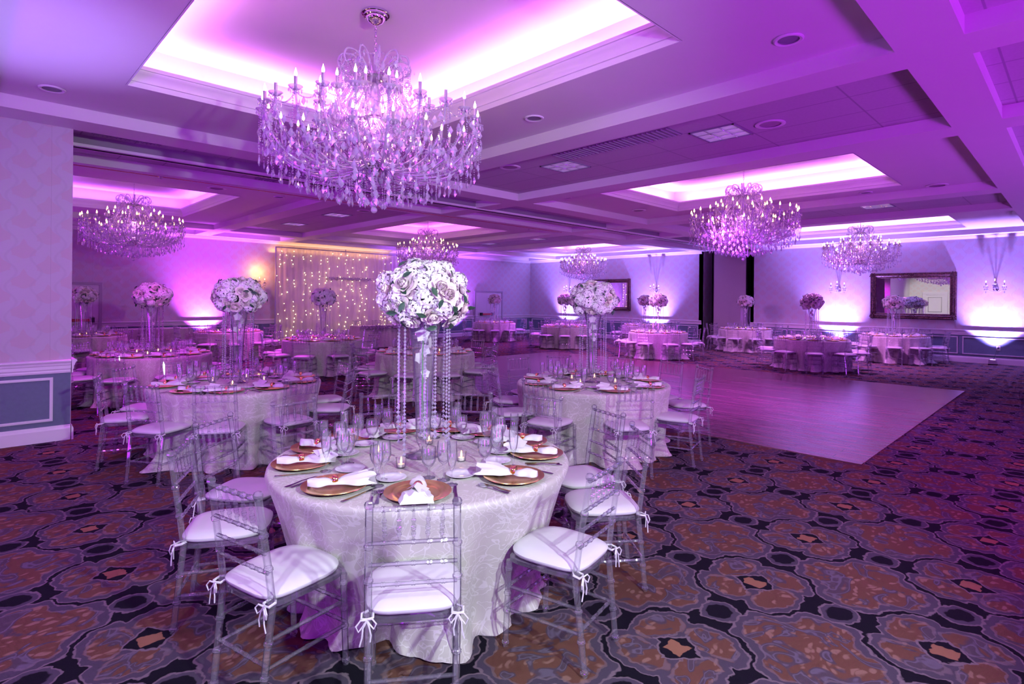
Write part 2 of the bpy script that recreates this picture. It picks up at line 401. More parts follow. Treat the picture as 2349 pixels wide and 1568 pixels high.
def mat_wood():
    mt, nt, out = new_mat('dance_floor_wood'); e = N(nt); p = e.pos()
    br = nt.nodes.new('ShaderNodeTexBrick'); nt.links.new(e.xyz(p[1], p[0]), br.inputs['Vector'])
    br.inputs['Scale'].default_value = 1.0; br.inputs['Brick Width'].default_value = 1.2; br.inputs['Row Height'].default_value = 0.15
    br.inputs['Mortar Size'].default_value = 0.005; br.inputs['Color1'].default_value = (0.26, 0.115, 0.135, 1); br.inputs['Color2'].default_value = (0.18, 0.078, 0.095, 1)
    br.inputs['Mortar'].default_value = (0.06, 0.02, 0.02, 1); br.offset = 0.37
    g = e.noise(1.0, e.xyz(e.mul(p[1], 1.1), e.mul(p[0], 20.0)), 4, 0.65)
    c = e.mix(e.mul(e.ramp(g, 0.40, 0.66), 0.7), br.outputs['Color'], (0.045, 0.014, 0.02))
    pbsdf(nt, out, c, 0.27, 0, e.bump(g, 0.05, 0.002), Specular_IOR_Level=0.35)
    return mt
def mat_wallpaper(name, base, motif):
    """damask: staggered spade motifs inside an ogee trellis; u runs along the wall, v up it"""
    mt, nt, out = new_mat(name); e = N(nt); p = e.pos()
    u = e.add(p[0], p[1]); v = p[2]
    uw, vh = 0.44, 0.345
    def spade(ox, oy):
        cx = e.sub(e.m('FRACT', e.add(e.m('DIVIDE', u, uw), ox)), 0.5); cy = e.sub(e.m('FRACT', e.add(e.m('DIVIDE', v, vh), oy)), 0.5)
        ax = e.m('ABSOLUTE', cx)
        # body: two shoulders narrowing to a point at the top
        wd = e.mul(e.ramp(cy, 0.36, -0.10), 0.25)
        wob = e.mul(e.m('COSINE', e.mul(cy, 22.0)), 0.02)
        body = e.sub(1.0, e.ramp(e.sub(ax, e.add(wd, wob)), -0.01, 0.012))
        low = e.ramp(e.add(cy, e.mul(e.m('COSINE', e.mul(cx, 14.0)), 0.05)), -0.26, -0.235)
        return e.mul(body, low)
    s_ = e.m('MAXIMUM', spade(0.0, 0.0), spade(0.5, 0.5))
    og = e.m('ABSOLUTE', e.sub(e.m('FRACT', e.add(e.m('DIVIDE', u, uw / 2), e.mul(e.m('SINE', e.mul(v, 2 * PI / vh)), 0.22))), 0.5))
    line = e.mul(e.sub(1.0, e.ramp(og, 0.02, 0.10)), 0.35)
    n = e.noise(1.0, e.xyz(e.mul(u, 12.0), e.mul(v, 160.0)), 2)
    c = e.mix(e.mul(s_, 0.85), base, motif)
    c = e.mix(line, c, tuple(x * 0.82 for x in base)); c = e.mix(e.mul(n, 0.22), c, tuple(x * 0.72 for x in base))
    seam = e.m('ABSOLUTE', e.sub(e.m('FRACT', e.m('DIVIDE', e.add(u, 0.33), 1.37)), 0.5))
    c = e.mix(e.mul(e.ramp(seam, 0.498, 0.4995), 0.5), c, tuple(x * 0.5 for x in base))
    pbsdf(nt, out, c, 0.55, 0, e.bump(n, 0.15, 0.002)); return mt
def mat_tile():
    mt, nt, out = new_mat('ceiling_tile'); e = N(nt); p = e.pos()
    def ln(q, s_, o): return e.ramp(e.m('ABSOLUTE', e.sub(e.m('FRACT', e.m('DIVIDE', e.sub(q, o), s_)), 0.5)), 0.5 - 0.012 / s_, 0.5 - 0.006 / s_)
    g = e.m('MAXIMUM', ln(p[0], 0.61, 6.595), ln(p[1], 1.22, 2.965))
    n = e.noise(30, e.P, 4)
    c = e.mix(n, (0.50, 0.49, 0.50), (0.60, 0.59, 0.60)); c = e.mix(e.mul(g, 0.6), c, (0.25, 0.24, 0.27))
    pbsdf(nt, out, c, 0.85, 0, e.bump(n, 0.2, 0.003)); return mt
def mat_damask_cloth():
    mt, nt, out = new_mat('damask_tablecloth'); e = N(nt); e.obj()
    a = e.noise(3.6, e.P, 1, 0.4, 3.4)
    sw = e.mul(e.ramp(a, 0.485, 0.50), e.sub(1.0, e.ramp(a, 0.525, 0.54)))
    b = e.noise(7.0, e.P, 1, 0.4, 3.0); sw2 = e.mul(e.ramp(b, 0.50, 0.52), e.sub(1.0, e.ramp(b, 0.54, 0.56)))
    f = e.m('MAXIMUM', sw, sw2)
    wv = e.noise(300, e.P, 1)
    c = e.mix(f, (0.48, 0.465, 0.41), (0.60, 0.585, 0.55))
    r = e.sub(0.55, e.mul(f, 0.20))
    pbsdf(nt, out, c, r, 0, e.bump(e.add(e.mul(f, 0.6), e.mul(wv, 0.4)), 0.2, 0.003), Sheen_Weight=0.25); return mt
def mat_petal(name, c1, c2, c3):
    mt, nt, out = new_mat(name); e = N(nt)
    oi = nt.nodes.new('ShaderNodeObjectInfo')
    at = nt.nodes.new('ShaderNodeTexCoord')
    f = e.noise(9, at.outputs['Object'], 2)
    c = e.mix(e.ramp(f, 0.35, 0.65), c1, c2); c = e.mix(e.mul(oi.outputs['Random'], 0.7), c, c3)
    p = pbsdf(nt, out, c, 0.6); p.inputs['Subsurface Weight'].default_value = 0.0
    return mt
def mat_sheer():
    mt, nt, out = new_mat('sheer_drape'); e = N(nt); p = e.pos()
    n = e.noise(1.0, e.xyz(e.mul(p[0], 9.0), e.mul(p[2], 0.25)), 3)
    d = nt.nodes.new('ShaderNodeBsdfDiffuse'); d.inputs[0].default_value = (0.86, 0.76, 0.82, 1)
    tl = nt.nodes.new('ShaderNodeBsdfTranslucent'); tl.inputs[0].default_value = (0.72, 0.62, 0.66, 1)
    t = nt.nodes.new('ShaderNodeBsdfTransparent')
    a = nt.nodes.new('ShaderNodeMixShader'); a.inputs[0].default_value = 0.35; nt.links.new(d.outputs[0], a.inputs[1]); nt.links.new(tl.outputs[0], a.inputs[2])
    b = nt.nodes.new('ShaderNodeMixShader'); nt.links.new(e.m('ADD', e.mul(n, 0.3), 0.66), b.inputs[0]); nt.links.new(t.outputs[0], b.inputs[1]); nt.links.new(a.outputs[0], b.inputs[2])
    nt.links.new(b.outputs[0], out.inputs[0]); return mt
def mat_frame():
    mt, nt, out = new_mat('carved_frame'); e = N(nt); e.pos(); n = e.noise(26, e.P, 3)
    c = e.mix(e.ramp(n, 0.35, 0.7), (0.035, 0.014, 0.018), (0.14, 0.055, 0.05)); pbsdf(nt, out, c, 0.35, 0.3, e.bump(n, 0.6, 0.02)); return mt
def mat_mirror():
    mt, nt, out = new_mat('mirror_glass'); pbsdf(nt, out, (0.92, 0.92, 0.92), 0.0, 1.0); return mt
M['carpet'] = mat_carpet(); M['wood'] = mat_wood()
M['paper'] = mat_wallpaper('damask_wallpaper', (0.53, 0.52, 0.54), (0.54, 0.45, 0.46))
M['wainpaper'] = simple('blue_grey_grasscloth', (0.125, 0.185, 0.235), 0.6, nscale=25, namt=0.12)
M['tile'] = mat_tile(); M['cloth'] = mat_damask_cloth()
M['rose'] = mat_petal('cream_rose_petals', (0.86, 0.82, 0.72), (0.90, 0.87, 0.80), (0.90, 0.76, 0.66))
M['hyd'] = mat_petal('white_hydrangea_petals', (0.84, 0.85, 0.80), (0.93, 0.93, 0.90), (0.86, 0.90, 0.80))
M['peony'] = mat_petal('blush_peony_petals', (0.90, 0.80, 0.78), (0.93, 0.89, 0.85), (0.93, 0.80, 0.76))
M['sheer'] = mat_sheer(); M['frame'] = mat_frame(); M['mirror'] = mat_mirror()
M['partition'] = simple('partition_fabric', (0.42, 0.36, 0.37), 0.8, nscale=60, namt=0.08)
#MATERIALS_END

# ------------------------------------------------------------------ shell
XR, YL, ZS, ZP, ZT = 21.13, 20.25, 3.718, 3.862, 4.34
XB, YB = -4.5, -4.5             # back walls behind the camera
struct('floor', MB().box(XB, 22.2, YB, YL + 0.1, -0.1, 0.0), M['carpet'], label='brown and lavender medallion carpet over the whole ballroom')
df = MB().box(6.80, 14.04, 1.65, 12.4, 0.0, 0.012)
tag(df.build('dance_floor', M['wood'], smooth=False), 'rectangular wooden dance floor of narrow glossy planks laid on the carpet', 'dance floor')
# beams (soffit strips hanging to ZS)
XC = [(XB, -0.35), (0.10, 5.31), (5.76, 8.02), (8.46, 12.80), (13.33, 15.58), (16.02, 20.70)]
YC = [(YB, 0.645), (1.08, 8.05), (8.54, 10.60), (11.05, 18.13), (18.60, 19.95)]
xb = [(a[1], b[0]) for a, b in zip(XC, XC[1:])] + [(20.70, XR + 0.1)]
yb = [(a[1], b[0]) for a, b in zip(YC, YC[1:])] + [(19.95, YL + 0.1)]
for a, b in yb: struct('ceiling', MB().box(XB, XR + 0.1, a, b, ZS, ZT + 0.25), M['paint'])
for a, b in xb:
    mb = MB()
    for c, d in YC: mb.box(a, b, c, d, ZS, ZT + 0.2)
    struct('ceiling', mb, M['paint'])
def cove(x0, x1, y0, y1, cx0, cx1, cy0, cy1):
    """drywall coffer panel with an opening, crown lip, LED ledge and a raised tray"""
    mb = MB()
    mb.box(cx0, cx1, cy0, y0, ZP, ZP + 0.03); mb.box(cx0, cx1, y1, cy1, ZP, ZP + 0.03)
    mb.box(cx0, x0, y0, y1, ZP, ZP + 0.03); mb.box(x1, cx1, y0, y1, ZP, ZP + 0.03)
    struct('ceiling', mb, M['paint'])
    # crown moulding running round the opening: stepped profile leaning inwards as it rises (offset in, z)
    prof = [(0.0, ZP - 0.004), (0.015, ZP - 0.004), (0.02, ZP + 0.012), (0.028, ZP + 0.03), (0.030, ZP + 0.045), (0.040, ZP + 0.05), (0.043, ZP + 0.066), (0.052, ZP + 0.095), (0.072, ZP + 0.125),
            (0.088, ZP + 0.145), (0.090, ZP + 0.160), (0.100, ZP + 0.165), (0.104, ZP + 0.20), (0.085, ZP + 0.20), (0.06, ZP + 0.12), (-0.12, ZP + 0.10), (-0.17, ZP + 0.10), (-0.17, ZT)]
    def loop(o, z): return [(x0 + o, y0 + o, z), (x1 - o, y0 + o, z), (x1 - o, y1 - o, z), (x0 + o, y1 - o, z)]
    vs = []; fs = []
    for o, z in prof: vs += loop(o, z)
    for j in range(len(prof) - 1):
        for i in range(4):
            k = (i + 1) % 4; fs.append((j * 4 + i, j * 4 + k, (j + 1) * 4 + k, (j + 1) * 4 + i))
    mb = MB(); mb.add(vs, fs); struct('trim_1', mb, M['white'], True)
    mb = MB().box(x0 - 0.2, x1 + 0.2, y0 - 0.2, y1 + 0.2, ZT, ZT + 0.03); struct('ceiling', mb, M['paint'])
for i, (ca, cb) in enumerate([XC[1], XC[3], XC[5]]):
    for j, (da, db) in enumerate([YC[1], YC[3]]):
        cove(*COVES_X[i], *COVES_Y[j], ca, cb, da, db)
# tiled coffers
for ci, (ca, cb) in enumerate(XC):
    for dj, (da, db) in enumerate(YC):
        if ci in (1, 3, 5) and dj in (1, 3): continue
        struct('ceiling', MB().box(ca, cb, da, db, ZP, ZP + 0.03), M['tile'] if dj != 4 else M['paint'])
# partition track along the middle band
mb = MB(); mb.box(XB, XR, 9.34, 9.52, 3.70, 3.74); struct('trim_2', mb, M['white'])
mb = MB(); mb.box(XB, XR, 9.405, 9.45, 3.692, 3.701); struct('trim_2', mb, M['black'])
mb = MB(); mb.box(XB, XR, 9.36, 9.50, 3.74, ZP); struct('trim_2', mb, M['doorframe'])
mb = MB(); mb.box(XB, 12.6, 10.80, 10.83, ZS - 0.006, ZS + 0.002); struct('trim_2', mb, M['red'])
# crown at the wall tops
def molding_run(name, axis, wallc, inward, a, b, prof, mat):
    """prof: (distance from wall, z) polyline extruded from a to b along axis"""
    mb = MB(); n = len(prof); vs = []
    for t in (a, b):
        for d, z in prof:
            vs.append((t, wallc + inward * d, z) if axis == 'x' else (wallc + inward * d, t, z))
    fs = [(i, i + 1, n + i + 1, n + i) for i in range(n - 1)] + [tuple(range(n)), tuple(range(n, 2 * n))]
    mb.add(vs, fs); return struct(name, mb, mat)
RAIL = [(0, 0.80), (0.012, 0.80), (0.016, 0.82), (0.012, 0.835), (0.022, 0.85), (0.022, 0.885), (0.030, 0.895), (0.034, 0.915), (0.045, 0.93), (0.052, 0.935), (0.052, 0.950), (0.04, 0.958), (0, 0.958)]
BASE = [(0, 0), (0.022, 0), (0.022, 0.135), (0.017, 0.15), (0.010, 0.158), (0.008, 0.175), (0, 0.18)]
CROWN = [(0, 3.62), (0.012, 3.62), (0.015, 3.64), (0.03, 3.66), (0.05, 3.70), (0.06, 3.705), (0.06, ZS), (0, ZS)]
def panel_frame(axis, wallc, inward, a, b, z0=0.24, z1=0.755, w=0.03, t=0.014):
    mb = MB()
    def bx(p0, p1, q0, q1):
        lo, hi = sorted((wallc, wallc + inward * t))
        if axis == 'x': mb.box(p0, p1, lo, hi, q0, q1)
        else: mb.box(lo, hi, p0, p1, q0, q1)
        lo, hi = sorted((wallc, wallc + inward * (t + 0.008)))
        pw, qw = (p1 - p0), (q1 - q0)
        if pw > qw: p0_, p1_, q0_, q1_ = p0 + 0.008, p1 - 0.008, q0 + qw * 0.3, q1 - qw * 0.3
        else: p0_, p1_, q0_, q1_ = p0 + pw * 0.3, p1 - pw * 0.3, q0 + 0.008, q1 - 0.008
        if axis == 'x': mb.box(p0_, p1_, lo, hi, q0_, q1_)
        else: mb.box(lo, hi, p0_, p1_, q0_, q1_)
    bx(a, b, z0, z0 + w); bx(a, b, z1 - w, z1); bx(a, a + w, z0 + w, z1 - w); bx(b - w, b, z0 + w, z1 - w)
    struct('trim_3', mb, M['white'])
def wall(side, axis, wallc, inward, a, b, thick=0.12, frames=(), top=ZS):
    lo, hi = sorted((wallc, wallc - inward * thick))
    def bx(z0, z1):
        return MB().box(a, b, lo, hi, z0, z1) if axis == 'x' else MB().box(lo, hi, a, b, z0, z1)
    struct('wall_' + side, bx(0.87, top), M['paper'])
    struct('wall_' + side, bx(0, 0.87), M['wainpaper'])
    molding_run('trim_4', axis, wallc, inward, a, b, RAIL, M['white'])
    molding_run('baseboard_' + side, axis, wallc, inward, a, b, BASE, M['white'])
    for p, q in frames: panel_frame(axis, wallc, inward, p, q)
# near stub wall at the left edge of the picture (stands in the partition line)
wall('near', 'x', 8.52, -1, XB, 0.935, 0.3, [(-3.2, -1.5), (-1.35, 0.77)])
struct('wall_near', MB().box(0.935, 0.94, 8.52, 8.82, 0, ZS), M['paper'])
molding_run('trim_4', 'y', 0.94, 1, 8.48, 8.84, RAIL, M['white']); molding_run('baseboard_near', 'y', 0.94, 1, 8.48, 8.84, BASE, M['white'])
# left long wall with two doors
fr = [(3.2, 5.0), (5.2, 7.4), (13.3, 15.0), (15.2, 17.2), (19.3, 20.9)]
wall('left', 'x', YL, -1, XB, XR, 0.12, fr)
molding_run('trim_5', 'x', YL, -1, XB, XR, CROWN, M['white'])
# right wall in two stretches with the partition pocket between
wall('right', 'y', XR, -1, YB, 8.80, 0.12, [(-2.1, 0.0), (0.15, 2.55), (2.65, 4.75), (4.85, 6.8), (6.9, 8.7)])
wall('right', 'y', XR, -1, 10.75, YL, 0.12, [(10.9, 13.2), (13.3, 15.6), (15.7, 18.0), (18.1, 20.1)])
molding_run('trim_5', 'y', XR, -1, YB, 8.80, CROWN, M['white']); molding_run('trim_5', 'y', XR, -1, 10.75, YL, CROWN, M['white'])
struct('wall_right', MB().box(XR, 22.0, 10.75, 10.87, 0, ZS), M['paper'])
struct('wall_right', MB().box(XR, 22.0, 8.68, 8.80, 0, ZS), M['paper'])
struct('wall_right', MB().box(22.0, 22.1, 8.6, 11.0, 0, ZS + 0.2), M['black'])
mb = MB(); mb.box(21.16, 21.30, 8.99, 10.26, 0.03, ZS - 0.02)
pp = mb.build('folding_partition', M['partition'], smooth=False)
tag(pp, 'grey pink fabric partition panel parked in the dark slot of the right wall', 'partition')
mb = MB(); mb.box(21.15, 21.31, 8.975, 8.99, 0.03, ZS - 0.02); mb.box(21.15, 21.31, 10.26, 10.275, 0.03, ZS - 0.02); o = mb.build('edge_trim', M['darkmetal'], pp, smooth=False)
# back walls behind the camera, seen in the mirrors
wall('back', 'y', XB, 1, YB, 20.25); wall('front', 'x', YB, 1, XB, XR)
#SHELL_END

# ------------------------------------------------------------------ doors
def door(name, x0, x1, ztop, label, redx):
    o = MB().box(x0, x1, YL - 0.035, YL + 0.01, 0, ztop).build(name, M['door'], smooth=False); o['kind'] = 'structure'; o['label'] = label
    mb = MB(); mb.box(x0 - 0.07, x0, YL - 0.06, YL, 0, ztop + 0.07); mb.box(x1, x1 + 0.07, YL - 0.06, YL, 0, ztop + 0.07); mb.box(x0, x1, YL - 0.06, YL, ztop, ztop + 0.07)
    mb.build('door_frame', M['doorframe'], o, smooth=False)
    mb = MB(); xm = (x0 + x1) / 2
    for a, b in ((x0 + 0.12, xm - 0.1), (xm + 0.1, x1 - 0.12)):
        if b - a < 0.15: continue
        for z0, z1 in ((0.2, 0.85), (1.1, ztop - 0.15)):
            mb.box(a, b, YL - 0.042, YL - 0.035, z0, z0 + 0.025); mb.box(a, b, YL - 0.042, YL - 0.035, z1 - 0.025, z1); mb.box(a, a + 0.025, YL - 0.042, YL - 0.035, z0, z1); mb.box(b - 0.025, b, YL - 0.042, YL - 0.035, z0, z1)
    if mb.v: mb.build('door_panel', M['door'], o, smooth=False)
    mb = MB(); mb.box(redx[0], redx[1], YL - 0.13, YL - 0.09, 0.98, 1.06); bar = mb.build('push_bar', M['red'], o, smooth=False, label='red push bar')
    mb = MB(); mb.box(redx[0] - 0.1, redx[0], YL - 0.14, YL - 0.035, 0.95, 1.09); mb.box(redx[1], redx[1] + 0.1, YL - 0.14, YL - 0.035, 0.95, 1.09); mb.build('bar_bracket', M['darkmetal'], o, smooth=False)
door('door_1', 1.70, 2.86, 2.04, 'grey exit door with red push bar in the left wall beside the near wall', (1.85, 2.65))
door('door_2', 17.37, 19.05, 2.06, 'double exit door with red push bar near the far corner', (17.75, 18.35))
o = MB().box(XB - 0.01, XB + 0.04, 6.6, 7.6, 0, 2.3).build('door_3', M['white'], smooth=False); o['kind'] = 'structure'; o['label'] = 'white panelled door seen in the mirror'
mb = MB(); mb.box(XB, XB + 0.07, 6.42, 6.6, 0, 2.5); mb.box(XB, XB + 0.07, 7.6, 7.78, 0, 2.5); mb.box(XB, XB + 0.07, 6.6, 7.6, 2.3, 2.5); mb.build('door_frame', M['white'], o, smooth=False)
mb = MB()
for z0, z1 in ((0.2, 1.0), (1.15, 2.15)):
    mb.box(XB + .04, XB + .06, 6.72, 7.48, z0, z0 + .04); mb.box(XB + .04, XB + .06, 6.72, 7.48, z1 - .04, z1); mb.box(XB + .04, XB + .06, 6.72, 6.76, z0, z1); mb.box(XB + .04, XB + .06, 7.44, 7.48, z0, z1)
mb.build('door_panel', M['doorframe'], o, smooth=False)

# ------------------------------------------------------------------ ceiling fittings
def ring_fixture(x, y, z, R, name, label, cat, inner, group=None):
    t = thing(name, (x, y, z), 0, label, cat, group)
    MB().lathe([(R * 0.72, -0.002), (R, -0.003), (R, -0.012), (R * 0.9, -0.018), (R * 0.72, -0.012)], 28, cap0=False, cap1=False).build('trim_ring', M['white'], t)
    MB().lathe([(0.001, 0.0), (R * 0.72, -0.004)], 24, cap0=False, cap1=False).build('baffle', inner, t)
    return t
M['grille'] = simple('speaker_grille', (0.42, 0.30, 0.40), 0.6, nscale=200, namt=0.2)
M['baffle'] = simple('downlight_baffle', (0.25, 0.25, 0.30), 0.4)
for x, y, lb in [(0.65, 7.5, 'small round recessed downlight above the near left wall'), (4.80, 1.71, 'round recessed downlight with open trim right of the front cove'),
                 (4.80, 4.56, 'round recessed downlight beyond the front cove, over the front chandelier side'), (12.5, 3.0, 'small recessed downlight right of the second cove'),
                 (9.0, 7.6, 'small recessed downlight at the left corner of the second cove'), (4.8, 12.0, 'small recessed downlight over the table by the left wall')]:
    ring_fixture(x, y, ZP, 0.115, 'recessed_downlight', lb, 'ceiling light', M['baffle'])
for x, y, lb in [(6.93, 2.67, 'large round speaker grille beside the nearest square light panel'), (6.31, 6.52, 'round ceiling speaker grille left of the small square light panel'),
                 (11.41, 7.41, 'round ceiling speaker between the second cove and its beam'), (3.56, 11.96, 'bright round ceiling speaker above the left rear chandelier'), (7.0, 12.35, 'round ceiling speaker below the front chandelier, beyond the partition track'),
                 (12.6, 1.9, 'round ceiling speaker at the right end of the second coffer')]:
    ring_fixture(x, y, ZP, 0.17, 'ceiling_speaker', lb, 'speaker', M['grille'])
M['troff'] = simple('troffer_lens', (0.72, 0.72, 0.80), 0.25, Emission_Color=(0.75, 0.6, 1.0, 1), Emission_Strength=0.12)
def troffer(x, y, lb, s=0.29):
    t = thing('troffer_light', (x, y, ZP), 0, lb, 'ceiling light', 'square recessed light panels')
    mb = MB(); e_ = s
    mb.box(-e_, e_, -e_, -e_ + 0.02, -0.012, 0.0); mb.box(-e_, e_, e_ - 0.02, e_, -0.012, 0.0); mb.box(-e_, -e_ + 0.02, -e_, e_, -0.012, 0.0); mb.box(e_ - 0.02, e_, -e_, e_, -0.012, 0.0)
    mb.build('frame', M['baffle'], t, smooth=False)
    MB().box(-e_ + 0.02, e_ - 0.02, -e_ + 0.02, e_ - 0.02, -0.003, 0.0).build('diffuser', M['troff'], t, smooth=False)
    mb = MB()
    for k in (-1, 1):
        q = k * e_ / 3
        mb.box(q - 0.006, q + 0.006, -e_ + 0.02, e_ - 0.02, -0.011, -0.003); mb.box(-e_ + 0.02, e_ - 0.02, q - 0.006, q + 0.006, -0.011, -0.003)
    mb.build('louver', M['chrome'], t, smooth=False)
for x, y, lb in [(6.90, 3.27, 'square louvred light panel, the one nearest the camera'), (6.90, 5.85, 'square louvred light panel left of the nearest one'), (14.49, 3.25, 'square light panel behind the second cove chandelier'),
                 (14.49, 5.85, 'square light panel left of that behind the second chandelier'), (14.45, 16.03, 'left of the two bright far square light panels'), (14.41, 13.53, 'right of the two bright far square light panels'),
                 (6.89, 16.14, 'dim square light panel above the drape, left one'), (6.89, 13.52, 'dim square light panel above the drape, right one')]:
    troffer(x, y, lb)
def grille(x0, x1, y0, y1, lb, dirx=True, n=9):
    t = thing('air_vent', ((x0 + x1) / 2, (y0 + y1) / 2, ZP), 0, lb, 'vent'); hx, hy = (x1 - x0) / 2, (y1 - y0) / 2
    MB().box(-hx, hx, -hy, hy, -0.004, 0).build('backing', M['baffle'], t, smooth=False)
    mb = MB()
    for i in range(n):
        if dirx: q = -hy + (i + 0.5) * 2 * hy / n; mb.box(-hx, hx, q - 0.006, q + 0.006, -0.02, -0.004)
        else: q = -hx + (i + 0.5) * 2 * hx / n; mb.box(q - 0.006, q + 0.006, -hy, hy, -0.02, -0.004)
    mb.build('slat', M['doorframe'], t, smooth=False)
grille(6.2, 6.58, 3.62, 4.24, 'right square of the dark diffuser strip by the nearest light panel')
grille(6.2, 6.58, 4.27, 4.89, 'middle square of the dark diffuser strip by the nearest light panel')
grille(6.2, 6.58, 4.92, 5.54, 'left square of the dark diffuser strip by the nearest light panel')
grille(1.2, 2.0, 8.75, 9.2, 'slatted air vent above the end of the near wall', False, 16)
grille(1.1, 1.9, 9.7, 10.2, 'second slatted air vent beyond the partition track', False, 16)
grille(3.75, 4.1, 10.15, 10.5, 'small black slatted vent left of the front chandelier', False, 7)
def sprinkler(x, y, z, lb):
    t = thing('sprinkler_head', (x, y, z), 0, lb, 'sprinkler')
    MB().lathe([(0.035, 0), (0.035, -0.006), (0.012, -0.01), (0.012, -0.03), (0.03, -0.035), (0.03, -0.04)], 12).build('deflector', M['chrome'], t)
sprinkler(2.35, 10.82, ZS, 'chrome sprinkler head on the beam above the left rear chandelier')
sprinkler(11.4, 11.0, ZS, 'small chrome sprinkler head on the beam right of the rear cove')
#FITTINGS_END

# ------------------------------------------------------------------ wall things
def sconce(y=None, x=None, lb='', warm=False):
    if y is not None: t = thing('wall_sconce', (XR - 0.005, y, 2.15), PI, lb, 'wall sconce')
    else: t = thing('wall_sconce', (x, YL - 0.005, 2.15), -PI / 2, lb, 'wall sconce')
    # local: +x points into the room
    MB().lathe([(0.001, -0.012), (0.06, -0.012), (0.065, 0), (0.04, 0.02), (0.001, 0.03)], 16).xf(Matrix.Rotation(PI / 2, 4, 'Y')).build('wall_plate', M['chrome'], t)
    for k in (-1, 0, 1):
        pts = []
        for i in range(13):
            q = i / 12; pts.append((0.03 + 0.13 * math.sin(q * PI * 0.55) + (0.06 if k == 0 else 0) * q, k * 0.20 * q, -0.03 - 0.10 * math.sin(q * PI) + 0.10 * q + (0.05 if k == 0 else 0)))
        MB().tube(pts, 0.009, 6).build('arm', M['crystal'], t)
        ex, ey, ez = pts[-1]
        c = MB().lathe([(0.008, 0), (0.045, 0.02), (0.055, 0.028), (0.045, 0.024), (0.008, 0.006)], 12, (ex, ey, ez)).lathe([(0.011, 0.0), (0.011, 0.10)], 8, (ex, ey, ez + 0.01)).build('candle', M['candle_tube'], t)
        MB().lathe([(0.003, 0), (0.012, 0.018), (0.009, 0.035), (0.001, 0.06)], 8, (ex, ey, ez + 0.11), False, False).build('bulb', M['bulb2'], c)
        mb = MB()
        for q in range(6):
            a = q * PI / 3; mb.octa((ex + 0.05 * math.cos(a), ey + 0.05 * math.sin(a), ez - 0.02), 0.010, 0.03)
            mb.octa((ex + 0.035 * math.cos(a + .5), ey + 0.035 * math.sin(a + .5), ez - 0.085), 0.011, 0.03)
        mb.octa((ex, ey, ez - 0.16), 0.015, 0.04); mb.build('crystal_drops', M['crystal'], t)
sconce(y=1.81, lb='crystal candle sconce at the right edge, right of the large mirror')
sconce(y=5.83, lb='crystal candle sconce between the parted wall and the large mirror')
sconce(y=12.8, lb='crystal candle sconce right of the half hidden mirror')
sconce(y=17.6, lb='crystal candle sconce left of the half hidden mirror')
sconce(x=7.35, lb='candle sconce glowing amber left of the lighted drape')
def mirror(y0, y1, z0, z1, lb):
    ym, zm = (y0 + y1) / 2, (z0 + z1) / 2; hw, hh = (y1 - y0) / 2, (z1 - z0) / 2; fw = 0.17
    t = thing('wall_mirror', (XR - 0.01, ym, zm), 0, lb, 'mirror')
    prof = [(0.0, 0.0), (0.005, 0.05), (0.03, 0.075), (0.06, 0.06), (0.09, 0.075), (0.125, 0.045), (0.15, 0.05), (fw, 0.02), (fw, 0.0)]
    vs = []; fs = []
    for o, d in prof:
        for sy, sz in ((-1, -1), (1, -1), (1, 1), (-1, 1)): vs.append((-d, sy * (hw - o), sz * (hh - o)))
    for j in range(len(prof) - 1):
        for i in range(4):
            k = (i + 1) % 4; fs.append((j * 4 + i, (j + 1) * 4 + i, (j + 1) * 4 + k, j * 4 + k))
    mb = MB(); mb.add(vs, fs); mb.build('frame', M['frame'], t)
    MB().box(-0.02, -0.012, -hw + fw - 0.01, hw - fw + 0.01, -hh + fw - 0.01, hh - fw + 0.01).build('mirror_glass', M['mirror'], t, smooth=False)
    rnd = random.Random(3)
    for cy_, cz_, big in [(-1, -1, 1), (1, -1, 1), (1, 1, 1), (-1, 1, 1), (0, 1, .7), (0, -1, .7), (-1, 0, .6), (1, 0, .6)]:
        mb = MB(); Y0 = cy_ * (hw - 0.075); Z0 = cz_ * (hh - 0.075)
        for q in range(16):
            a = q * 2.4; rr = 0.022 * big * math.sqrt(q)
            sy = 1.8 if cy_ == 0 else 1; sz = 1.8 if cz_ == 0 else 1
            mb.ball((-0.07, Y0 + rr * math.cos(a) * sy, Z0 + rr * math.sin(a) * sz), 0.026 * (1 - q * 0.02) * big, 6, 4)
        mb.build('carved_ornament', M['frame'], t)
mirror(2.68, 4.91, 1.235, 2.675, 'large mirror in a dark carved frame between the two right sconces')
mirror(14.08, 16.3, 1.27, 2.70, 'dark framed mirror half hidden behind white flowers')
def outlet(y, z):
    t = thing('wall_outlet', (XR - 0.002, y, z), 0, 'square wall outlet with a plug above the uplight box', 'outlet')
    MB().box(-0.008, 0, -0.045, 0.045, -0.06, 0.06).build('cover_plate', M['white'], t, smooth=False)
    MB().box(-0.04, -0.008, -0.02, 0.02, -0.02, 0.02).build('plug', M['black'], t, smooth=False)
outlet(1.74, 0.46)
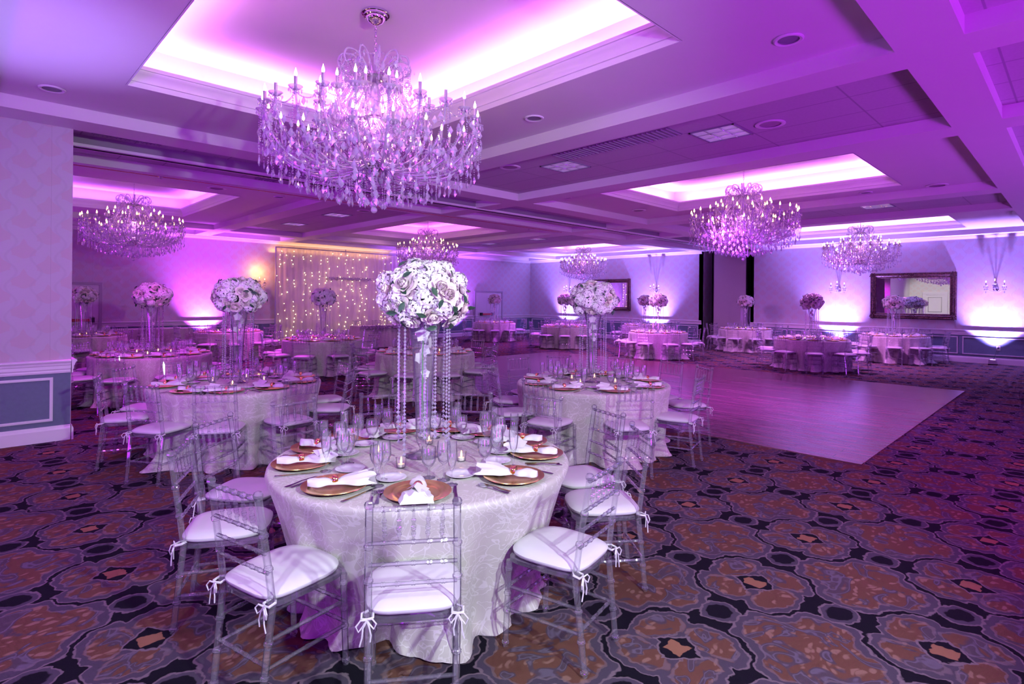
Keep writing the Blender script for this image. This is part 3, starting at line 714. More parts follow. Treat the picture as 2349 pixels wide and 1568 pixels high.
for k, (x, y, rz, lb) in enumerate([(20.80, 1.83, PI, 'small uplight box on the carpet plugged in below the right sconce'), (20.80, 5.83, PI, 'uplight box behind the table at the dance floor far edge'),
        (20.80, 12.8, PI, 'uplight box behind the table before the middle sconce'), (20.80, 17.6, PI, 'uplight box behind the far corner tables'), (5.65, 19.88, -PI / 2, 'uplight box glowing magenta by the left wall'), (13.5, 19.93, -PI / 2, 'uplight box beside the right end of the drape')]):
    t = thing('uplight_fixture', (x, y, 0.0), rz, lb, 'uplight')
    MB().box(-0.08, 0.08, -0.09, 0.09, 0.03, 0.15).build('housing', M['candle_tube'], t, smooth=False)
    MB().box(-0.07, 0.07, -0.10, 0.10, 0.0, 0.03).build('base', M['black'], t, smooth=False)
    MB().lathe([(0.001, 0.153), (0.06, 0.153), (0.06, 0.15)], 14).build('lens', M['lens'], t)
    if k == 0:
        mb = MB(); mb.tube([(-0.28, 0.09, 0.46), (-0.27, 0.06, 0.42), (-0.24, 0.04, 0.30), (-0.15, 0.02, 0.2), (-0.08, 0.0, 0.14)], 0.006, 5); mb.build('power_cord', M['black'], t)
# camera-left edge: a fragment of an acrylic chair is out of frame; nothing built there
# drape with fairy lights
DX0, DX1, DZ = 7.92, 13.06, 3.52
t = thing('drape_backdrop', ((DX0 + DX1) / 2, 20.08, 0), 0, 'tall sheer drape backdrop on a lilac pipe frame by the left wall', 'backdrop')
hx = (DX1 - DX0) / 2
M['pipe'] = simple('lilac_pipe', (0.30, 0.26, 0.40), 0.4, 0.3)
for sx in (-1, 1): MB().tube([(sx * hx, 0, 0.03), (sx * hx, 0, DZ)], 0.022, 10).build('upright_pole', M['pipe'], t)
MB().tube([(-hx, 0, DZ), (hx, 0, DZ)], 0.022, 10).build('crossbar', M['pipe'], t)
MB().tube([(0.12, 0, DZ - 0.25), (0.12, 0, DZ + 0.08)], 0.02, 8).build('coupling', M['pipe'], t)
for sx in (-1, 1): MB().box(sx * hx - 0.15, sx * hx + 0.15, -0.15, 0.1, 0, 0.03).build('base_plate', M['darkmetal'], t, smooth=False)
for k in range(4):
    x0, x1 = -hx + k * hx / 2 + 0.02, -hx + (k + 1) * hx / 2 + 0.02
    def cur(u, v, x0=x0, x1=x1, k=k):
        x = x0 + (x1 - x0) * u
        return (x, 0.02 * math.sin(u * 40 + k) + 0.022 * math.sin(u * 17 + 2 * k) * (0.4 + 0.6 * (1 - v)), 0.01 + (DZ - 0.03) * v)
    mb = MB(); mb.grid(cur, 70, 8); mb.build('sheer_panel', M['sheer'], t)
rnd = random.Random(11)
for k in range(18):
    x = DX0 + 0.12 + k * (DX1 - DX0 - 0.24) / 17 + rnd.uniform(-0.07, 0.07)
    t = thing('string_lights', (x, 20.02, DZ), 0, 'strand of warm fairy lights hanging down the sheer drape', 'string lights', 'fairy light strands on the drape')
    mb = MB(); pts = []; z = 0
    for q in range(24): pts.append((0.05 * math.sin(q * 0.7 + k), 0.0, -q * 0.142))
    mb.tube(pts, 0.002, 3); mb.build('wire', M['pipe'], t)
    mb = MB()
    for q in range(1, 24):
        if rnd.random() < (0.55 if k % 3 == 1 else 0.35): continue
        mb.octa((pts[q][0] + rnd.uniform(-.05, .05), -0.01, pts[q][2] + rnd.uniform(-.05, .05)), 0.010 if rnd.random() < .7 else 0.014)
    mb.build('bulbs', M['fairy'], t, smooth=False)
t = thing('flower_garland', (10.75, 19.95, 2.47), 0, 'straight lilac flower garland bar across the sheer drape', 'garland')
mb = MB(); rr = random.Random(2)
for q in range(150): mb.ball((rr.uniform(-0.9, 0.9), rr.uniform(-.03, .03), rr.uniform(-.04, .04)), rr.uniform(.018, .034), 6, 4)
mb.build('flowers', M['garland'], t); MB().tube([(-1.3, 0, 0.045), (1.35, 0, 0.045)], 0.004, 4).build('hanging_rod', M['pipe'], t)
#WALLTHINGS_END
#FURNITURE
# ------------------------------------------------------------------ tables: where each stands
# (key, x, y, seats, phrase, detail)   seats: number or list of (back-top x, y) of each chair back
TB = [
 ('front', 2.02, 2.83, [(1.30, 1.89), (0.83, 2.50), (0.84, 3.40), (1.19, 4.00), (1.84, 4.30), (2.53, 4.16), (3.13, 3.70), (3.46, 3.16), (3.37, 2.43), (3.02, 1.93), (2.19, 1.66)], 'front table', 3),
 ('left', 2.22, 6.66, [(1.16, 6.01), (1.67, 5.57), (2.42, 5.47), (3.18, 5.85), (3.42, 6.55), (3.18, 7.32), (2.65, 7.85), (1.94, 7.93), (1.31, 7.58), (0.98, 6.97)], 'second table on left', 3),
 ('right', 5.30, 4.05, [(4.20, 3.82), (4.71, 3.12), (5.55, 2.88), (6.50, 3.26), (6.72, 3.83), (6.72, 4.67), (6.20, 5.34), (5.52, 5.52), (4.78, 5.25), (4.20, 4.52)], 'second table on right', 3),
 ('mid', 6.03, 8.40, (10, -16), 'table behind front centrepiece', 3),
 ('wall', 2.28, 10.95, (10, 14), 'left table beyond near wall', 2),
 ('drape', 6.00, 12.40, (10, 18), 'table before lighted drape', 2),
 ('door', 2.10, 17.00, (10, 0), 'rear table by left door', 1),
 ('amber', 5.35, 16.80, (10, 9), 'rear table under amber sconce', 1),
 ('exit', 16.00, 17.40, (10, 0), 'rear table by double door', 1),
 ('hidden', 15.85, 13.40, (10, 0), 'table before half hidden mirror', 1),
 ('hiddenb', 19.60, 16.00, (10, 12), 'table in far corner', 1),
 ('sconce', 15.30, 9.20, (10, 18), 'table before middle sconce', 1),
 ('sconceb', 19.30, 12.20, (10, 4), 'rear table below middle sconce', 1),
 ('part', 19.75, 8.40, (10, 18), 'table before folded partition', 1),
 ('edge', 15.85, 5.00, (10, 3), 'table at dance floor edge', 2),
 ('mirror', 19.70, 3.98, (10, 0), 'table under large mirror', 1)]
R_T, Z_T = 0.885, 0.76

# ------------------------------------------------------------------ chair
def bamboo(pts, r, rings, n=8, rr=1.32):
    """turned post with raised rings; rings are fractions of the length"""
    P = [Vector(p) for p in pts]; L = [0]
    for a, b in zip(P, P[1:]): L.append(L[-1] + (b - a).length)
    T = L[-1]
    ts = sorted(set([l / T for l in L] + [max(0, min(1, q + d / T)) for q in rings for d in (-0.013, -0.010, -0.006, -0.003, 0.0, 0.003, 0.006, 0.010)]))
    def at(t):
        s_ = t * T
        for i in range(len(L) - 1):
            if s_ <= L[i + 1] + 1e-9: return P[i].lerp(P[i + 1], (s_ - L[i]) / max(1e-9, L[i + 1] - L[i]))
        return P[-1]
    rs = []
    for t in ts:
        k = 1.0
        for q in rings:
            d = abs(t - q) * T
            if d < 0.0045 and d > 0.0015: k = rr
            elif d <= 0.0015: k = 1.05
            elif 0.0045 <= d < 0.0075: k = rr * 0.97
        rs.append(r * k)
    return [at(t) for t in ts], rs
def bpost(mb, pts, r, rings, n=8): 
    p, rs = bamboo(pts, r, rings); mb.tube(p, rs, n); return mb
def chair_meshes():
    D = {}
    for s_ in (-1, 1):
        mb = MB(); bpost(mb, [(s_ * .170, -.232, 0), (s_ * .178, -.185, .44), (s_ * .176, -.205, .60), (s_ * .170, -.25, .905)], .0155, [.02, .17, .32, .50, .66, .82], 8)
        mb.lathe([(.012, .90), (.019, .905), (.020, .918), (.015, .928), (.004, .932)], 8, (s_ * .170, -.25, 0)); D['rear', s_] = mb
        mb = MB(); bpost(mb, [(s_ * .192, .195, 0), (s_ * .188, .178, .43)], .0145, [.05, .42, .62, .9], 8); D['front', s_] = mb
    def ry(z): return -.185 - (z - .44) / .465 * .065
    mb = MB(); bpost(mb, [(-.17, ry(.895), .895), (.17, ry(.895), .895)], .0105, [.16, .32, .5, .68, .84], 8); D['top_rail'] = mb
    for k, z in enumerate((.755, .665, .58)):
        mb = MB(); bpost(mb, [(-.175, ry(z), z), (.175, ry(z), z)], .008, [.16, .32, .5, .68, .84], 6); D['back_rail', k] = mb
    for k in range(5):
        x = -.115 + k * .0575
        mb = MB(); p, rs = bamboo([(x * 1.0, ry(.895), .89), (x * .96, ry(.76), .76)], .0068, [.3, .58, .8]); mb.tube(p, [q * (1.25 if 0.2 < i / len(rs) < .8 else .9) for i, q in enumerate(rs)], 6); D['spindle', k] = mb
    def rrect(w0, w1, d, z, k=8, e=.34):
        out = []
        for i in range(k * 4):
            a = 2 * PI * i / (k * 4); c, s_ = math.cos(a), math.sin(a)
            ee = e + (.24 if (s_ > 0 and e > .4) else 0); x = math.copysign(abs(c) ** ee, c); y = math.copysign(abs(s_) ** ee, s_)
            w = w0 + (w1 - w0) * (y * .5 + .5); out.append((x * w, y * d, z))
        return out
    def stack(rings):
        n = len(rings[0]); vs = [p for r in rings for p in r]; fs = []
        for j in range(len(rings) - 1):
            for i in range(n): fs.append((j * n + i, j * n + (i + 1) % n, (j + 1) * n + (i + 1) % n, (j + 1) * n + i))
        fs.append(tuple(reversed(range(n)))); fs.append(tuple(range((len(rings) - 1) * n, len(rings) * n))); return vs, fs
    mb = MB(); mb.add(*stack([rrect(.172, .192, .195, .418), rrect(.180, .200, .203, .424), rrect(.180, .200, .203, .442), rrect(.174, .194, .197, .448)])); D['seat_frame'] = mb
    mb = MB(); z = .449
    mb.add(*stack([rrect(.168, .190, .190, z, e=.42), rrect(.186, .208, .208, z + .010, e=.42), rrect(.190, .212, .212, z + .020, e=.42), rrect(.190, .212, .212, z + .026, e=.42), rrect(.186, .208, .208, z + .030, e=.42), rrect(.170, .192, .192, z + .043, e=.45), rrect(.13, .15, .15, z + .051, e=.5), rrect(.06, .07, .07, z + .055, e=.7), rrect(.005, .005, .005, z + .056, e=.9)]))
    D['cushion'] = mb
    for s_ in (-1, 1):
        mb = MB(); bx, by, bz = s_ * .178, -.20, .455
        def L(c, *ps): return [(bx + s_ * a, by + b, bz + g) for a, b, g in ps]
        mb.tube(L(0, (.0, .03, .008), (.024, .012, .006), (.022, -.018, .0), (0, -.022, 0), (-.022, -.012, 0), (-.02, .02, .006)), .0055, 5)
        mb.tube(L(0, (0, -.024, 0), (.03, -.045, .006), (.052, -.05, -.02), (.04, -.045, -.05), (.018, -.035, -.028), (0, -.026, 0)), .0042, 5)
        mb.tube(L(0, (0, -.024, 0), (-.028, -.045, .010), (-.048, -.05, -.012), (-.036, -.045, -.04), (-.014, -.035, -.02), (0, -.026, 0)), .0042, 5)
        mb.tube(L(0, (0, -.026, 0), (.018, -.042, -.035), (.022, -.045, -.08), (.034, -.043, -.125)), .0042, 5)
        mb.tube(L(0, (0, -.026, 0), (-.012, -.042, -.03), (-.022, -.045, -.07), (-.018, -.043, -.105)), .0042, 5)
        c_ = Vector((bx, by, bz)); mb.v = [tuple(c_ + (Vector(p) - c_) * (Vector((.78,) * 3).x if Vector(p).z < bz - .012 or (Vector(p) - c_).length > .035 else 1)) for p in mb.v]; D['tie', s_] = mb
    k = 0
    for s_ in (-1, 1):
        for z in (.30, .185):
            mb = MB(); fr = lambda zz: (s_ * (.192 - .004 * zz / .43), .195 - .017 * zz / .43, zz); bk = lambda zz: (s_ * (.170 + .008 * zz / .44), -.232 + .047 * zz / .44, zz)
            bpost(mb, [fr(z), bk(z)], .0085, [.25, .5, .75], 6); D['stretcher', k] = mb; k += 1
    for y, z, w in ((.185, .30, .19), (.19, .20, .19), (-.21, .20, .174)):
        mb = MB(); bpost(mb, [(-w, y, z), (w, y, z)], .0085, [.2, .4, .6, .8], 6); D['stretcher', k] = mb; k += 1
    return D
CH = chair_meshes()
CM = {k: v.mesh(k if isinstance(k, str) else k[0], M['vinyl'] if (k == 'cushion' or k[0] == 'tie') else M['acrylic']) for k, v in CH.items()}
def make_chair():
    t = thing('ballroom_chair', (0, 0, 0), 0, 'x', 'chair')
    for s_ in (-1, 1):
        put('leg', CM['rear', s_], t); put('leg', CM['front', s_], t)
    put('seat', CM['seat_frame'], t); c = put('seat_cushion', CM['cushion'], t, label='white padded seat cushion')
    for s_ in (-1, 1): put('tie', CM['tie', s_], c)
    put('top_rail', CM['top_rail'], t)
    for k in range(3): put('back_rail', CM['back_rail', k], t)
    for k in range(5): put('spindle', CM['spindle', k], t)
    for k in range(7): put('stretcher', CM['stretcher', k], t)
    return t
fm = MB()
for k, v in CH.items():
    fm.cur = 1 if (k == 'cushion' or k[0] == 'tie') else 0
    q = MB(); q.v = v.v; q.f = v.f; q.mi = [fm.cur] * len(v.f); fm.join(q)
FARCHAIR = fm.mesh('ballroom_chair', [M['acrylic'], M['vinyl']])
chair0 = make_chair(); chair0_used = [False]

ORD = ['', 'first', 'second', 'third', 'fourth', 'fifth', 'sixth']
def seat_words(deltas, i):
    """which seat: counted left or right from the one nearest the camera"""
    o = sorted(range(len(deltas)), key=lambda k: abs(deltas[k])); near = o[0]
    if i == near: return 'nearest seat'
    if i == o[-1]: return 'farthest seat'
    left = sorted([k for k in range(len(deltas)) if k not in (near, o[-1]) and deltas[k] < 0], key=lambda k: -deltas[k])
    right = sorted([k for k in range(len(deltas)) if k not in (near, o[-1]) and deltas[k] > 0], key=lambda k: deltas[k])
    if i in left: return ORD[left.index(i) + 1] + ' left of nearest seat'
    return ORD[right.index(i) + 1] + ' right of nearest seat'

# ------------------------------------------------------------------ table cloth
def cloth_mesh(seed, fine=True, dents=(), hem=.83):
    rn = random.Random(seed); nf = rn.choice((17, 19, 21)); ph = rn.uniform(0, 6)
    ks = [(nf, .024, ph), (nf * 2 - 5, .010, ph * 2), (7, .018, ph * 3), (5, .014, ph + 1)]
    nu = 200 if fine else 120
    prof = [(0.001, 0.0, 0), (.45, 0.0, 0), (.86, 0.0, 0), (.873, -.002, 0), (.883, -.009, 0), (.888, -.025, .03)]
    for z, g in ((-.06, .12), (-.12, .28), (-.2, .45), (-.3, .62), (-.42, .8), (-.54, .95), (-.64, 1.08), (-.70, 1.2)):
        t_ = min(1, max(0, (-z - .04) / .55)); prof.append((.890 + (hem - .890) * t_ ** .8, z, g))
    prof += [(hem + .012, -.735, 1.4), (hem + .03, -.752, 1.6), (hem + .022, -.7585, 1.5)]
    vs = []
    for r, z, g in prof:
        for i in range(nu):
            a = 2 * PI * i / nu; f = 0
            for k, am, p in ks:
                q = math.sin(a * k + p); f += am * (math.copysign(abs(q) ** .75, q)) * 1.05
            f += .05 * max(0, math.sin(a * 4 + ph) - .45) * g + (.035 * math.sin(a * 9 + ph * 5) * math.sin(a * 2.0 + ph) if z < -.68 else 0)
            rr = r + f * g * (.8 if hem < .75 else 1.3)
            if z < -.12 and dents:
                k_ = min(1, (-.12 - z) / .14) * (1 if z > -.36 else max(.25, 1 - (-.36 - z) / .22))
                for da, dr in dents:
                    q = abs((a - da + PI) % (2 * PI) - PI)
                    wt = max(0.0, min(1.0, (.30 - q) / .10)); wt = wt * wt * (3 - 2 * wt)
                    if wt > 0: rr = min(rr, rr * (1 - wt * k_) + min(rr, dr + .35 * f * g) * wt * k_)
            zz = z
            if z < -.6: zz = z + .012 * (1 + math.sin(a * nf * 1.3 + ph)) * (1 - (-.7585 - z) / .16 if z > -.74 else .3)
            if r < .5: zz = z
            vs.append((rr * math.cos(a), rr * math.sin(a), max(zz, -.7585)))
    fs = []
    for j in range(len(prof) - 1):
        for i in range(nu): k = (i + 1) % nu; fs.append((j * nu + i, (j + 1) * nu + i, (j + 1) * nu + k, j * nu + k))
    mb = MB(); mb.add(vs, fs); return mb.mesh('tablecloth', M['cloth'], True, 70)
EVEN = ()
CLOTHS = [cloth_mesh(5, False, EVEN), cloth_mesh(6, False, EVEN)]

# ------------------------------------------------------------------ table ware
def glass_mesh(name, prof): return MB().lathe(prof, 18, cap0=False, cap1=False).mesh(name, M['glass'], True, 60)
G_FL = glass_mesh('champagne_flute', [(.001, .0), (.031, .0), (.032, .002), (.012, .006), (.004, .014), (.0035, .07), (.008, .078), (.018, .10), (.025, .135), (.027, .17), (.0255, .222), (.0245, .222), (.026, .17), (.024, .137), (.017, .104), (.001, .084)])
G_WI = glass_mesh('wine_glass', [(.001, .0), (.035, .0), (.036, .002), (.013, .006), (.0045, .016), (.004, .075), (.010, .085), (.028, .102), (.037, .128), (.0385, .15), (.036, .182), (.033, .205), (.032, .205), (.035, .18), (.0372, .15), (.0355, .130), (.026, .106), (.001, .092)])
G_GO = glass_mesh('water_goblet', [(.001, .0), (.036, .0), (.037, .002), (.015, .006), (.007, .016), (.0055, .04), (.009, .055), (.024, .066), (.037, .088), (.0415, .115), (.041, .14), (.038, .165), (.037, .165), (.0398, .14), (.040, .116), (.035, .092), (.022, .071), (.001, .060)])
CHG = MB().lathe([(.001, .002), (.10, .002), (.108, .006), (.118, .0125), (.15, .0145), (.163, .017), (.1655, .0195), (.1645, .0215), (.150, .0185), (.118, .0165), (.106, .0095), (.097, .006), (.001, .0055)], 40, cap0=False, cap1=False).mesh('charger_plate', M['gold'], True, 60)
BRD = MB().lathe([(.001, .001), (.048, .001), (.055, .004), (.078, .012), (.081, .0145), (.079, .0155), (.056, .0085), (.048, .005), (.001, .0045)], 28, cap0=False, cap1=False).mesh('bread_plate', M['china'], True, 60)
def napkin_mesh(seed):
    rn = random.Random(seed); mb = MB()
    def lobe(sgn, L, Wd, H, open_):
        nu, nv = 17, 12; vs = []; fs = []
        for j in range(nv):
            t = j / (nv - 1)
            w = .019 + (Wd - .019) * (math.sin(min(1, t * 1.25) * PI / 2) ** 1.1) * (1 - .0 * t)
            if not open_: w *= math.sqrt(max(.02, 1 - max(0, t - .55) ** 2 / .2025 * .92))
            h = .017 + (H - .017) * math.sin(min(1.0, t * 1.1) * PI / 2)
            if not open_: h *= 1 - .45 * max(0, t - .5)
            for i in range(nu):
                a = PI * i / (nu - 1) if open_ else PI * i / (nu - 1)
                wr = (.16 * math.sin(i * 1.9 + seed) * t) if open_ else .05 * math.sin(i * 2.3 + t * 5 + seed)
                x = math.cos(a) * w * (1 + wr * .35); z = math.sin(a) * h * (1 + wr)
                y = sgn * (t * L * (1 + (.13 * math.sin(i * 1.15 + seed) if open_ and t > .7 else 0)))
                vs.append((x + .006 * math.sin(j * .9 + seed), y, z + .001))
        for j in range(nv - 1):
            for i in range(nu - 1): fs.append((j * nu + i, j * nu + i + 1, (j + 1) * nu + i + 1, (j + 1) * nu + i))
        fs.append(tuple((nv - 1) * nu + i for i in range(nu)))
        mb.add(vs, fs)
    lobe(-1, .115, .036, .040, False); lobe(1, .155, .066, .050, True)
    if seed % 2: # a folded corner standing up from the open end
        mb.add([(-.05, .06, .03), (.0, .05, .06), (.045, .075, .035), (.01, .14, .075), (-.02, .15, .03)], [(0, 1, 3, 4), (1, 2, 3)])
    return mb.mesh('linen_napkin', M['napkin'], True, 50)
NAPS = [napkin_mesh(s_) for s_ in (1, 2, 3)]
for q in NAPS: q.transform(Matrix.Diagonal((1.15, 1.15, .95, 1)))
RING = MB().lathe([(.0215, -.014), (.0235, -.012), (.0245, 0), (.0235, .012), (.0215, .014), (.0205, .010), (.0205, -.010), (.0215, -.014)], 20, cap0=False, cap1=False).xf(Matrix.Translation((0, 0, .0195)) @ Matrix.Rotation(PI / 2, 4, 'X')).mesh('napkin_ring', M['goldring'], True, 60)
def cutlery():
    mb = MB()   # fork: handle, neck, palm and four tines, lying along +y (tines at +y)
    def strip(pts): # (y, half width, z)
        vs = []; fs = []
        for y, w, z in pts: vs += [(-w, y, z), (w, y, z), (w, y, z + .0022), (-w, y, z + .0022)]
        for j in range(len(pts) - 1):
            for i in range(4): k = (i + 1) % 4; fs.append((j * 4 + i, j * 4 + k, (j + 1) * 4 + k, (j + 1) * 4 + i))
        fs.append((3, 2, 1, 0)); n = len(pts) * 4; fs.append((n - 4, n - 3, n - 2, n - 1)); mb.add(vs, fs)
    strip([(-.10, .009, .001), (-.085, .010, .001), (-.04, .0055, .003), (.0, .004, .007), (.03, .004, .006), (.045, .011, .003), (.06, .0125, .002)])
    for x in (-.0105, -.0035, .0035, .0105):
        mb.box(x - .0018, x + .0018, .058, .102, .002, .004)
    f = mb.mesh('fork', M['steel'], False)
    mb = MB()
    def strip2(pts):
        vs = []; fs = []
        for y, a, b, z in pts: vs += [(a, y, z), (b, y, z), (b, y, z + .003), (a, y, z + .003)]
        for j in range(len(pts) - 1):
            for i in range(4): k = (i + 1) % 4; fs.append((j * 4 + i, j * 4 + k, (j + 1) * 4 + k, (j + 1) * 4 + i))
        fs.append((3, 2, 1, 0)); n = len(pts) * 4; fs.append((n - 4, n - 3, n - 2, n - 1)); mb.add(vs, fs)
    strip2([(-.115, -.009, .009, .001), (-.10, -.0105, .0105, .001), (.0, -.006, .006, .001), (.012, -.004, .004, .001), (.02, -.009, .005, .001), (.09, -.010, .005, .001), (.115, -.004, .005, .001), (.12, .003, .005, .001)])
    return f, mb.mesh('table_knife', M['steel'], False)
FORK, KNIFE = cutlery()
TL_C = MB().lathe([(.001, .002), (.022, .002), (.026, .004), (.029, .03), (.031, .056), (.029, .056), (.0265, .03), (.022, .007), (.001, .006)], 16, cap0=False, cap1=False).mesh('votive_cup', M['glass'], True, 60)
TL_W = MB().lathe([(.001, .0065), (.019, .0065), (.019, .022), (.001, .022)], 14).mesh('candle', M['wax'])
TL_F = MB().lathe([(.001, .024), (.0055, .033), (.0045, .044), (.0005, .062)], 8, cap0=False, cap1=False).mesh('flame', M['flame'])

# ------------------------------------------------------------------ flowers
def petal(mb, base, az, tilt, L, Wd, cup, n=4, m_=4, curl=0.0):
    """one petal: grid bent into a cup, starting at base, rotated by azimuth"""
    vs = []; fs = []
    ca, sa = math.cos(az), math.sin(az)
    for j in range(m_):
        t = j / (m_ - 1); w = Wd * math.sin(PI * (.12 + .76 * t)) ** .8
        ang = tilt + cup * t * t - curl * max(0, t - .6) * 2.5
        # arc length along a bending line
        x = base[0] + L * t * math.sin(tilt + cup * t * .5 - curl * max(0, t - .7)); z = base[1] + L * t * math.cos(tilt + cup * t * .5) - curl * L * max(0, t - .65) * .9
        for i in range(n):
            u = i / (n - 1) * 2 - 1
            xx = x - (u * u) * Wd * .35 * (1 if tilt < .9 else .1); y = u * w
            vs.append((xx * ca - y * sa, xx * sa + y * ca, z + (u * u) * Wd * .12))
    for j in range(m_ - 1):
        for i in range(n - 1): fs.append((j * n + i, j * n + i + 1, (j + 1) * n + i + 1, (j + 1) * n + i))
    mb.add(vs, fs)
def rose_mb(seed, R=.05, layers=((3, .05, .5), (4, .28, .6), (5, .55, .75), (6, .85, .9), (6, 1.15, 1.0))):
    rn = random.Random(seed); mb = MB()
    for li, (k, tilt, s_) in enumerate(layers):
        for q in range(k):
            petal(mb, (.004 + .004 * li, -.012), 2 * PI * q / k + li * 1.1 + rn.uniform(-.15, .15), tilt + rn.uniform(-.08, .08), R * (.75 + .35 * s_) , R * .62 * s_, -.25 if li < 3 else .1, curl=.0 if li < 2 else .35)
    return mb
def peony_mb(seed, R=.055):
    rn = random.Random(seed); mb = MB()
    for q in range(30):
        k = q / 30; petal(mb, (.003, -.01), q * 2.4, .15 + 1.25 * k, R * (.6 + .5 * k) * rn.uniform(.85, 1.1), R * .42, rn.uniform(-.3, .25), curl=rn.uniform(0, .5))
    return mb
def hyd_mb(seed, R=.065, n=34):
    rn = random.Random(seed); mb = MB()
    for q in range(n):
        z = 1 - 1.25 * (q + .5) / n; r = math.sqrt(max(0, 1 - z * z)); a = q * 2.39996
        d = Vector((r * math.cos(a), r * math.sin(a), z)); c = d * R * rn.uniform(.78, .95); c.z -= .02
        u = d.orthogonal().normalized(); v = d.cross(u); rot = rn.uniform(0, 6); s_ = R * .30 * rn.uniform(.8, 1.15)
        for p in range(4):
            a = rot + p * PI / 2; e = (u * math.cos(a) + v * math.sin(a)); f = (v * math.cos(a) - u * math.sin(a)); dd = d * (s_ * .22)
            mb.add([c, c + e * s_ * .55 + f * s_ * .48 + dd, c + e * s_ * 1.15 + dd * rn.uniform(-.2, 1.6), c + e * s_ * .55 - f * s_ * .48 + dd], [(0, 1, 2, 3)])
    return mb
FL_MB = {'rose': [rose_mb(1), rose_mb(2, .056)], 'peony': [peony_mb(3), peony_mb(4, .05)], 'hydrangea': [hyd_mb(5), hyd_mb(6, .07, 40)]}
FL_MAT = {'rose': M['rose'], 'peony': M['peony'], 'hydrangea': M['hyd']}
FL_ME = {k: [v.mesh(k, FL_MAT[k], True, 180) for v in vs] for k, vs in FL_MB.items()}
LEAF_MB = MB(); LEAF_MB.add([(0, 0, 0), (.014, .02, .004), (.016, .04, .002), (0, .07, -.006), (-.016, .04, .002), (-.014, .02, .004), (0, .035, -.003)], [(0, 1, 6), (1, 2, 6), (2, 3, 6), (3, 4, 6), (4, 5, 6), (5, 0, 6)])
LEAF_ME = LEAF_MB.mesh('leaf', M['leaf'])
AX, AZ, BC = .245, .195, .965         # ellipsoid of flower positions above the table, centre height
def ball_layout(seed, n=68):
    rn = random.Random(seed); out = []
    for q in range(n):
        z = 1 - 1.72 * (q + .5) / n; r = math.sqrt(max(0, 1 - z * z)); a = q * 2.39996 + rn.uniform(-.15, .15)
        d = Vector((r * math.cos(a), r * math.sin(a), z))
        k = rn.choices(('hydrangea', 'rose', 'peony'), (.50, .30, .20))[0]
        out.append((k, rn.randrange(2), Vector((d.x * AX, d.y * AX, d.z * AZ)) * rn.uniform(.92, 1.06), Vector((d.x / AX, d.y / AX, d.z / AZ)).normalized(), rn.uniform(0, 6), rn.uniform(.85, 1.2)))
    return out
def orient(pos, nrm, spin, s_):
    q = nrm.to_track_quat('Z', 'Y')
    return Matrix.Translation(pos) @ q.to_matrix().to_4x4() @ Matrix.Rotation(spin, 4, 'Z') @ Matrix.Scale(s_, 4)
VPROF = [(.001, .001), (.098, .001), (.100, .004), (.06, .012), (.025, .03), (.018, .045), (.026, .062), (.036, .085), (.040, .12), (.044, .25), (.050, .42), (.060, .60), (.074, .72), (.092, .81), (.112, .855), (.108, .855), (.089, .81), (.070, .71), (.056, .58), (.046, .40), (.040, .22), (.035, .12), (.001, .085)]
VASE = MB().lathe(VPROF, 24, cap0=False, cap1=False, sx=1.12, sy=1.12).mesh('trumpet_vase', M['glass'], True, 60)
def strand_mb(L, rn):
    mb = MB(); z = 0; q = 0
    mb.tube([(0, 0, 0), (0, 0, -L)], .0012, 3, False)
    while z < L:
        big = z > L - .17; r = .0145 if big else .0105
        mb.octa((0, 0, -z - r), r, r * .95); mb.octa((0, 0, -z - r), r * .86, r * .8) if big else None
        z += r * 2.05; q += 1
    return mb
_r = random.Random(5)
STRANDS = [strand_mb(.70 + .05 * k, _r) for k in range(3)]
STR_ME = [s_.mesh('bead_strand', M['bead'], False) for s_ in STRANDS]
def orchid_mb(seed):
    rn = random.Random(seed); mb = MB()
    for q in range(7):
        zz = .735 - q * .047; cx, cy = .016 * math.sin(q * 1.7), .016 * math.cos(q * 2.3)
        s_ = .052 * (1 - q * .07)
        for p in range(5):
            a = p * 2 * PI / 5 + q; d = Vector((math.cos(q * 1.3 - 2.2), math.sin(q * 1.3 - 2.2), .1)).normalized(); u = Vector((0, 0, 1)); v = d.cross(u).normalized()
            e_ = u * math.cos(a) + v * math.sin(a); f = v * math.cos(a) - u * math.sin(a); c = Vector((cx, cy, zz)) + d * .012
            mb.add([c, c + e_ * s_ * .5 + f * s_ * .42 + d * .008, c + e_ * s_ * .95 + d * .004, c + e_ * s_ * .5 - f * s_ * .42 + d * .008], [(0, 1, 2, 3)])
    return mb
ORCH = orchid_mb(1)
STEM = MB().tube([(.018, 0, .09), (.008, .004, .22), (-.01, 0, .38), (-.012, 0, .62), (.006, .01, .74), (.02, .02, .80)], .0035, 5)
ORCH_ME = ORCH.mesh('orchid_spray', M['hyd'], True, 180); STEM_ME = STEM.mesh('stem', M['stem'])
CORE = MB().ball((0, 0, 0), .155, 16, 10, .72)
CORE_ME = CORE.mesh('foliage_core', M['leaf'])
def strand_spots(seed):
    rn = random.Random(seed); out = []
    for k in range(11):
        a = k * 2 * PI / 11 + rn.uniform(-.15, .15); out.append((.155 * math.cos(a), .155 * math.sin(a), BC - .12, rn.randrange(3)))
    return out
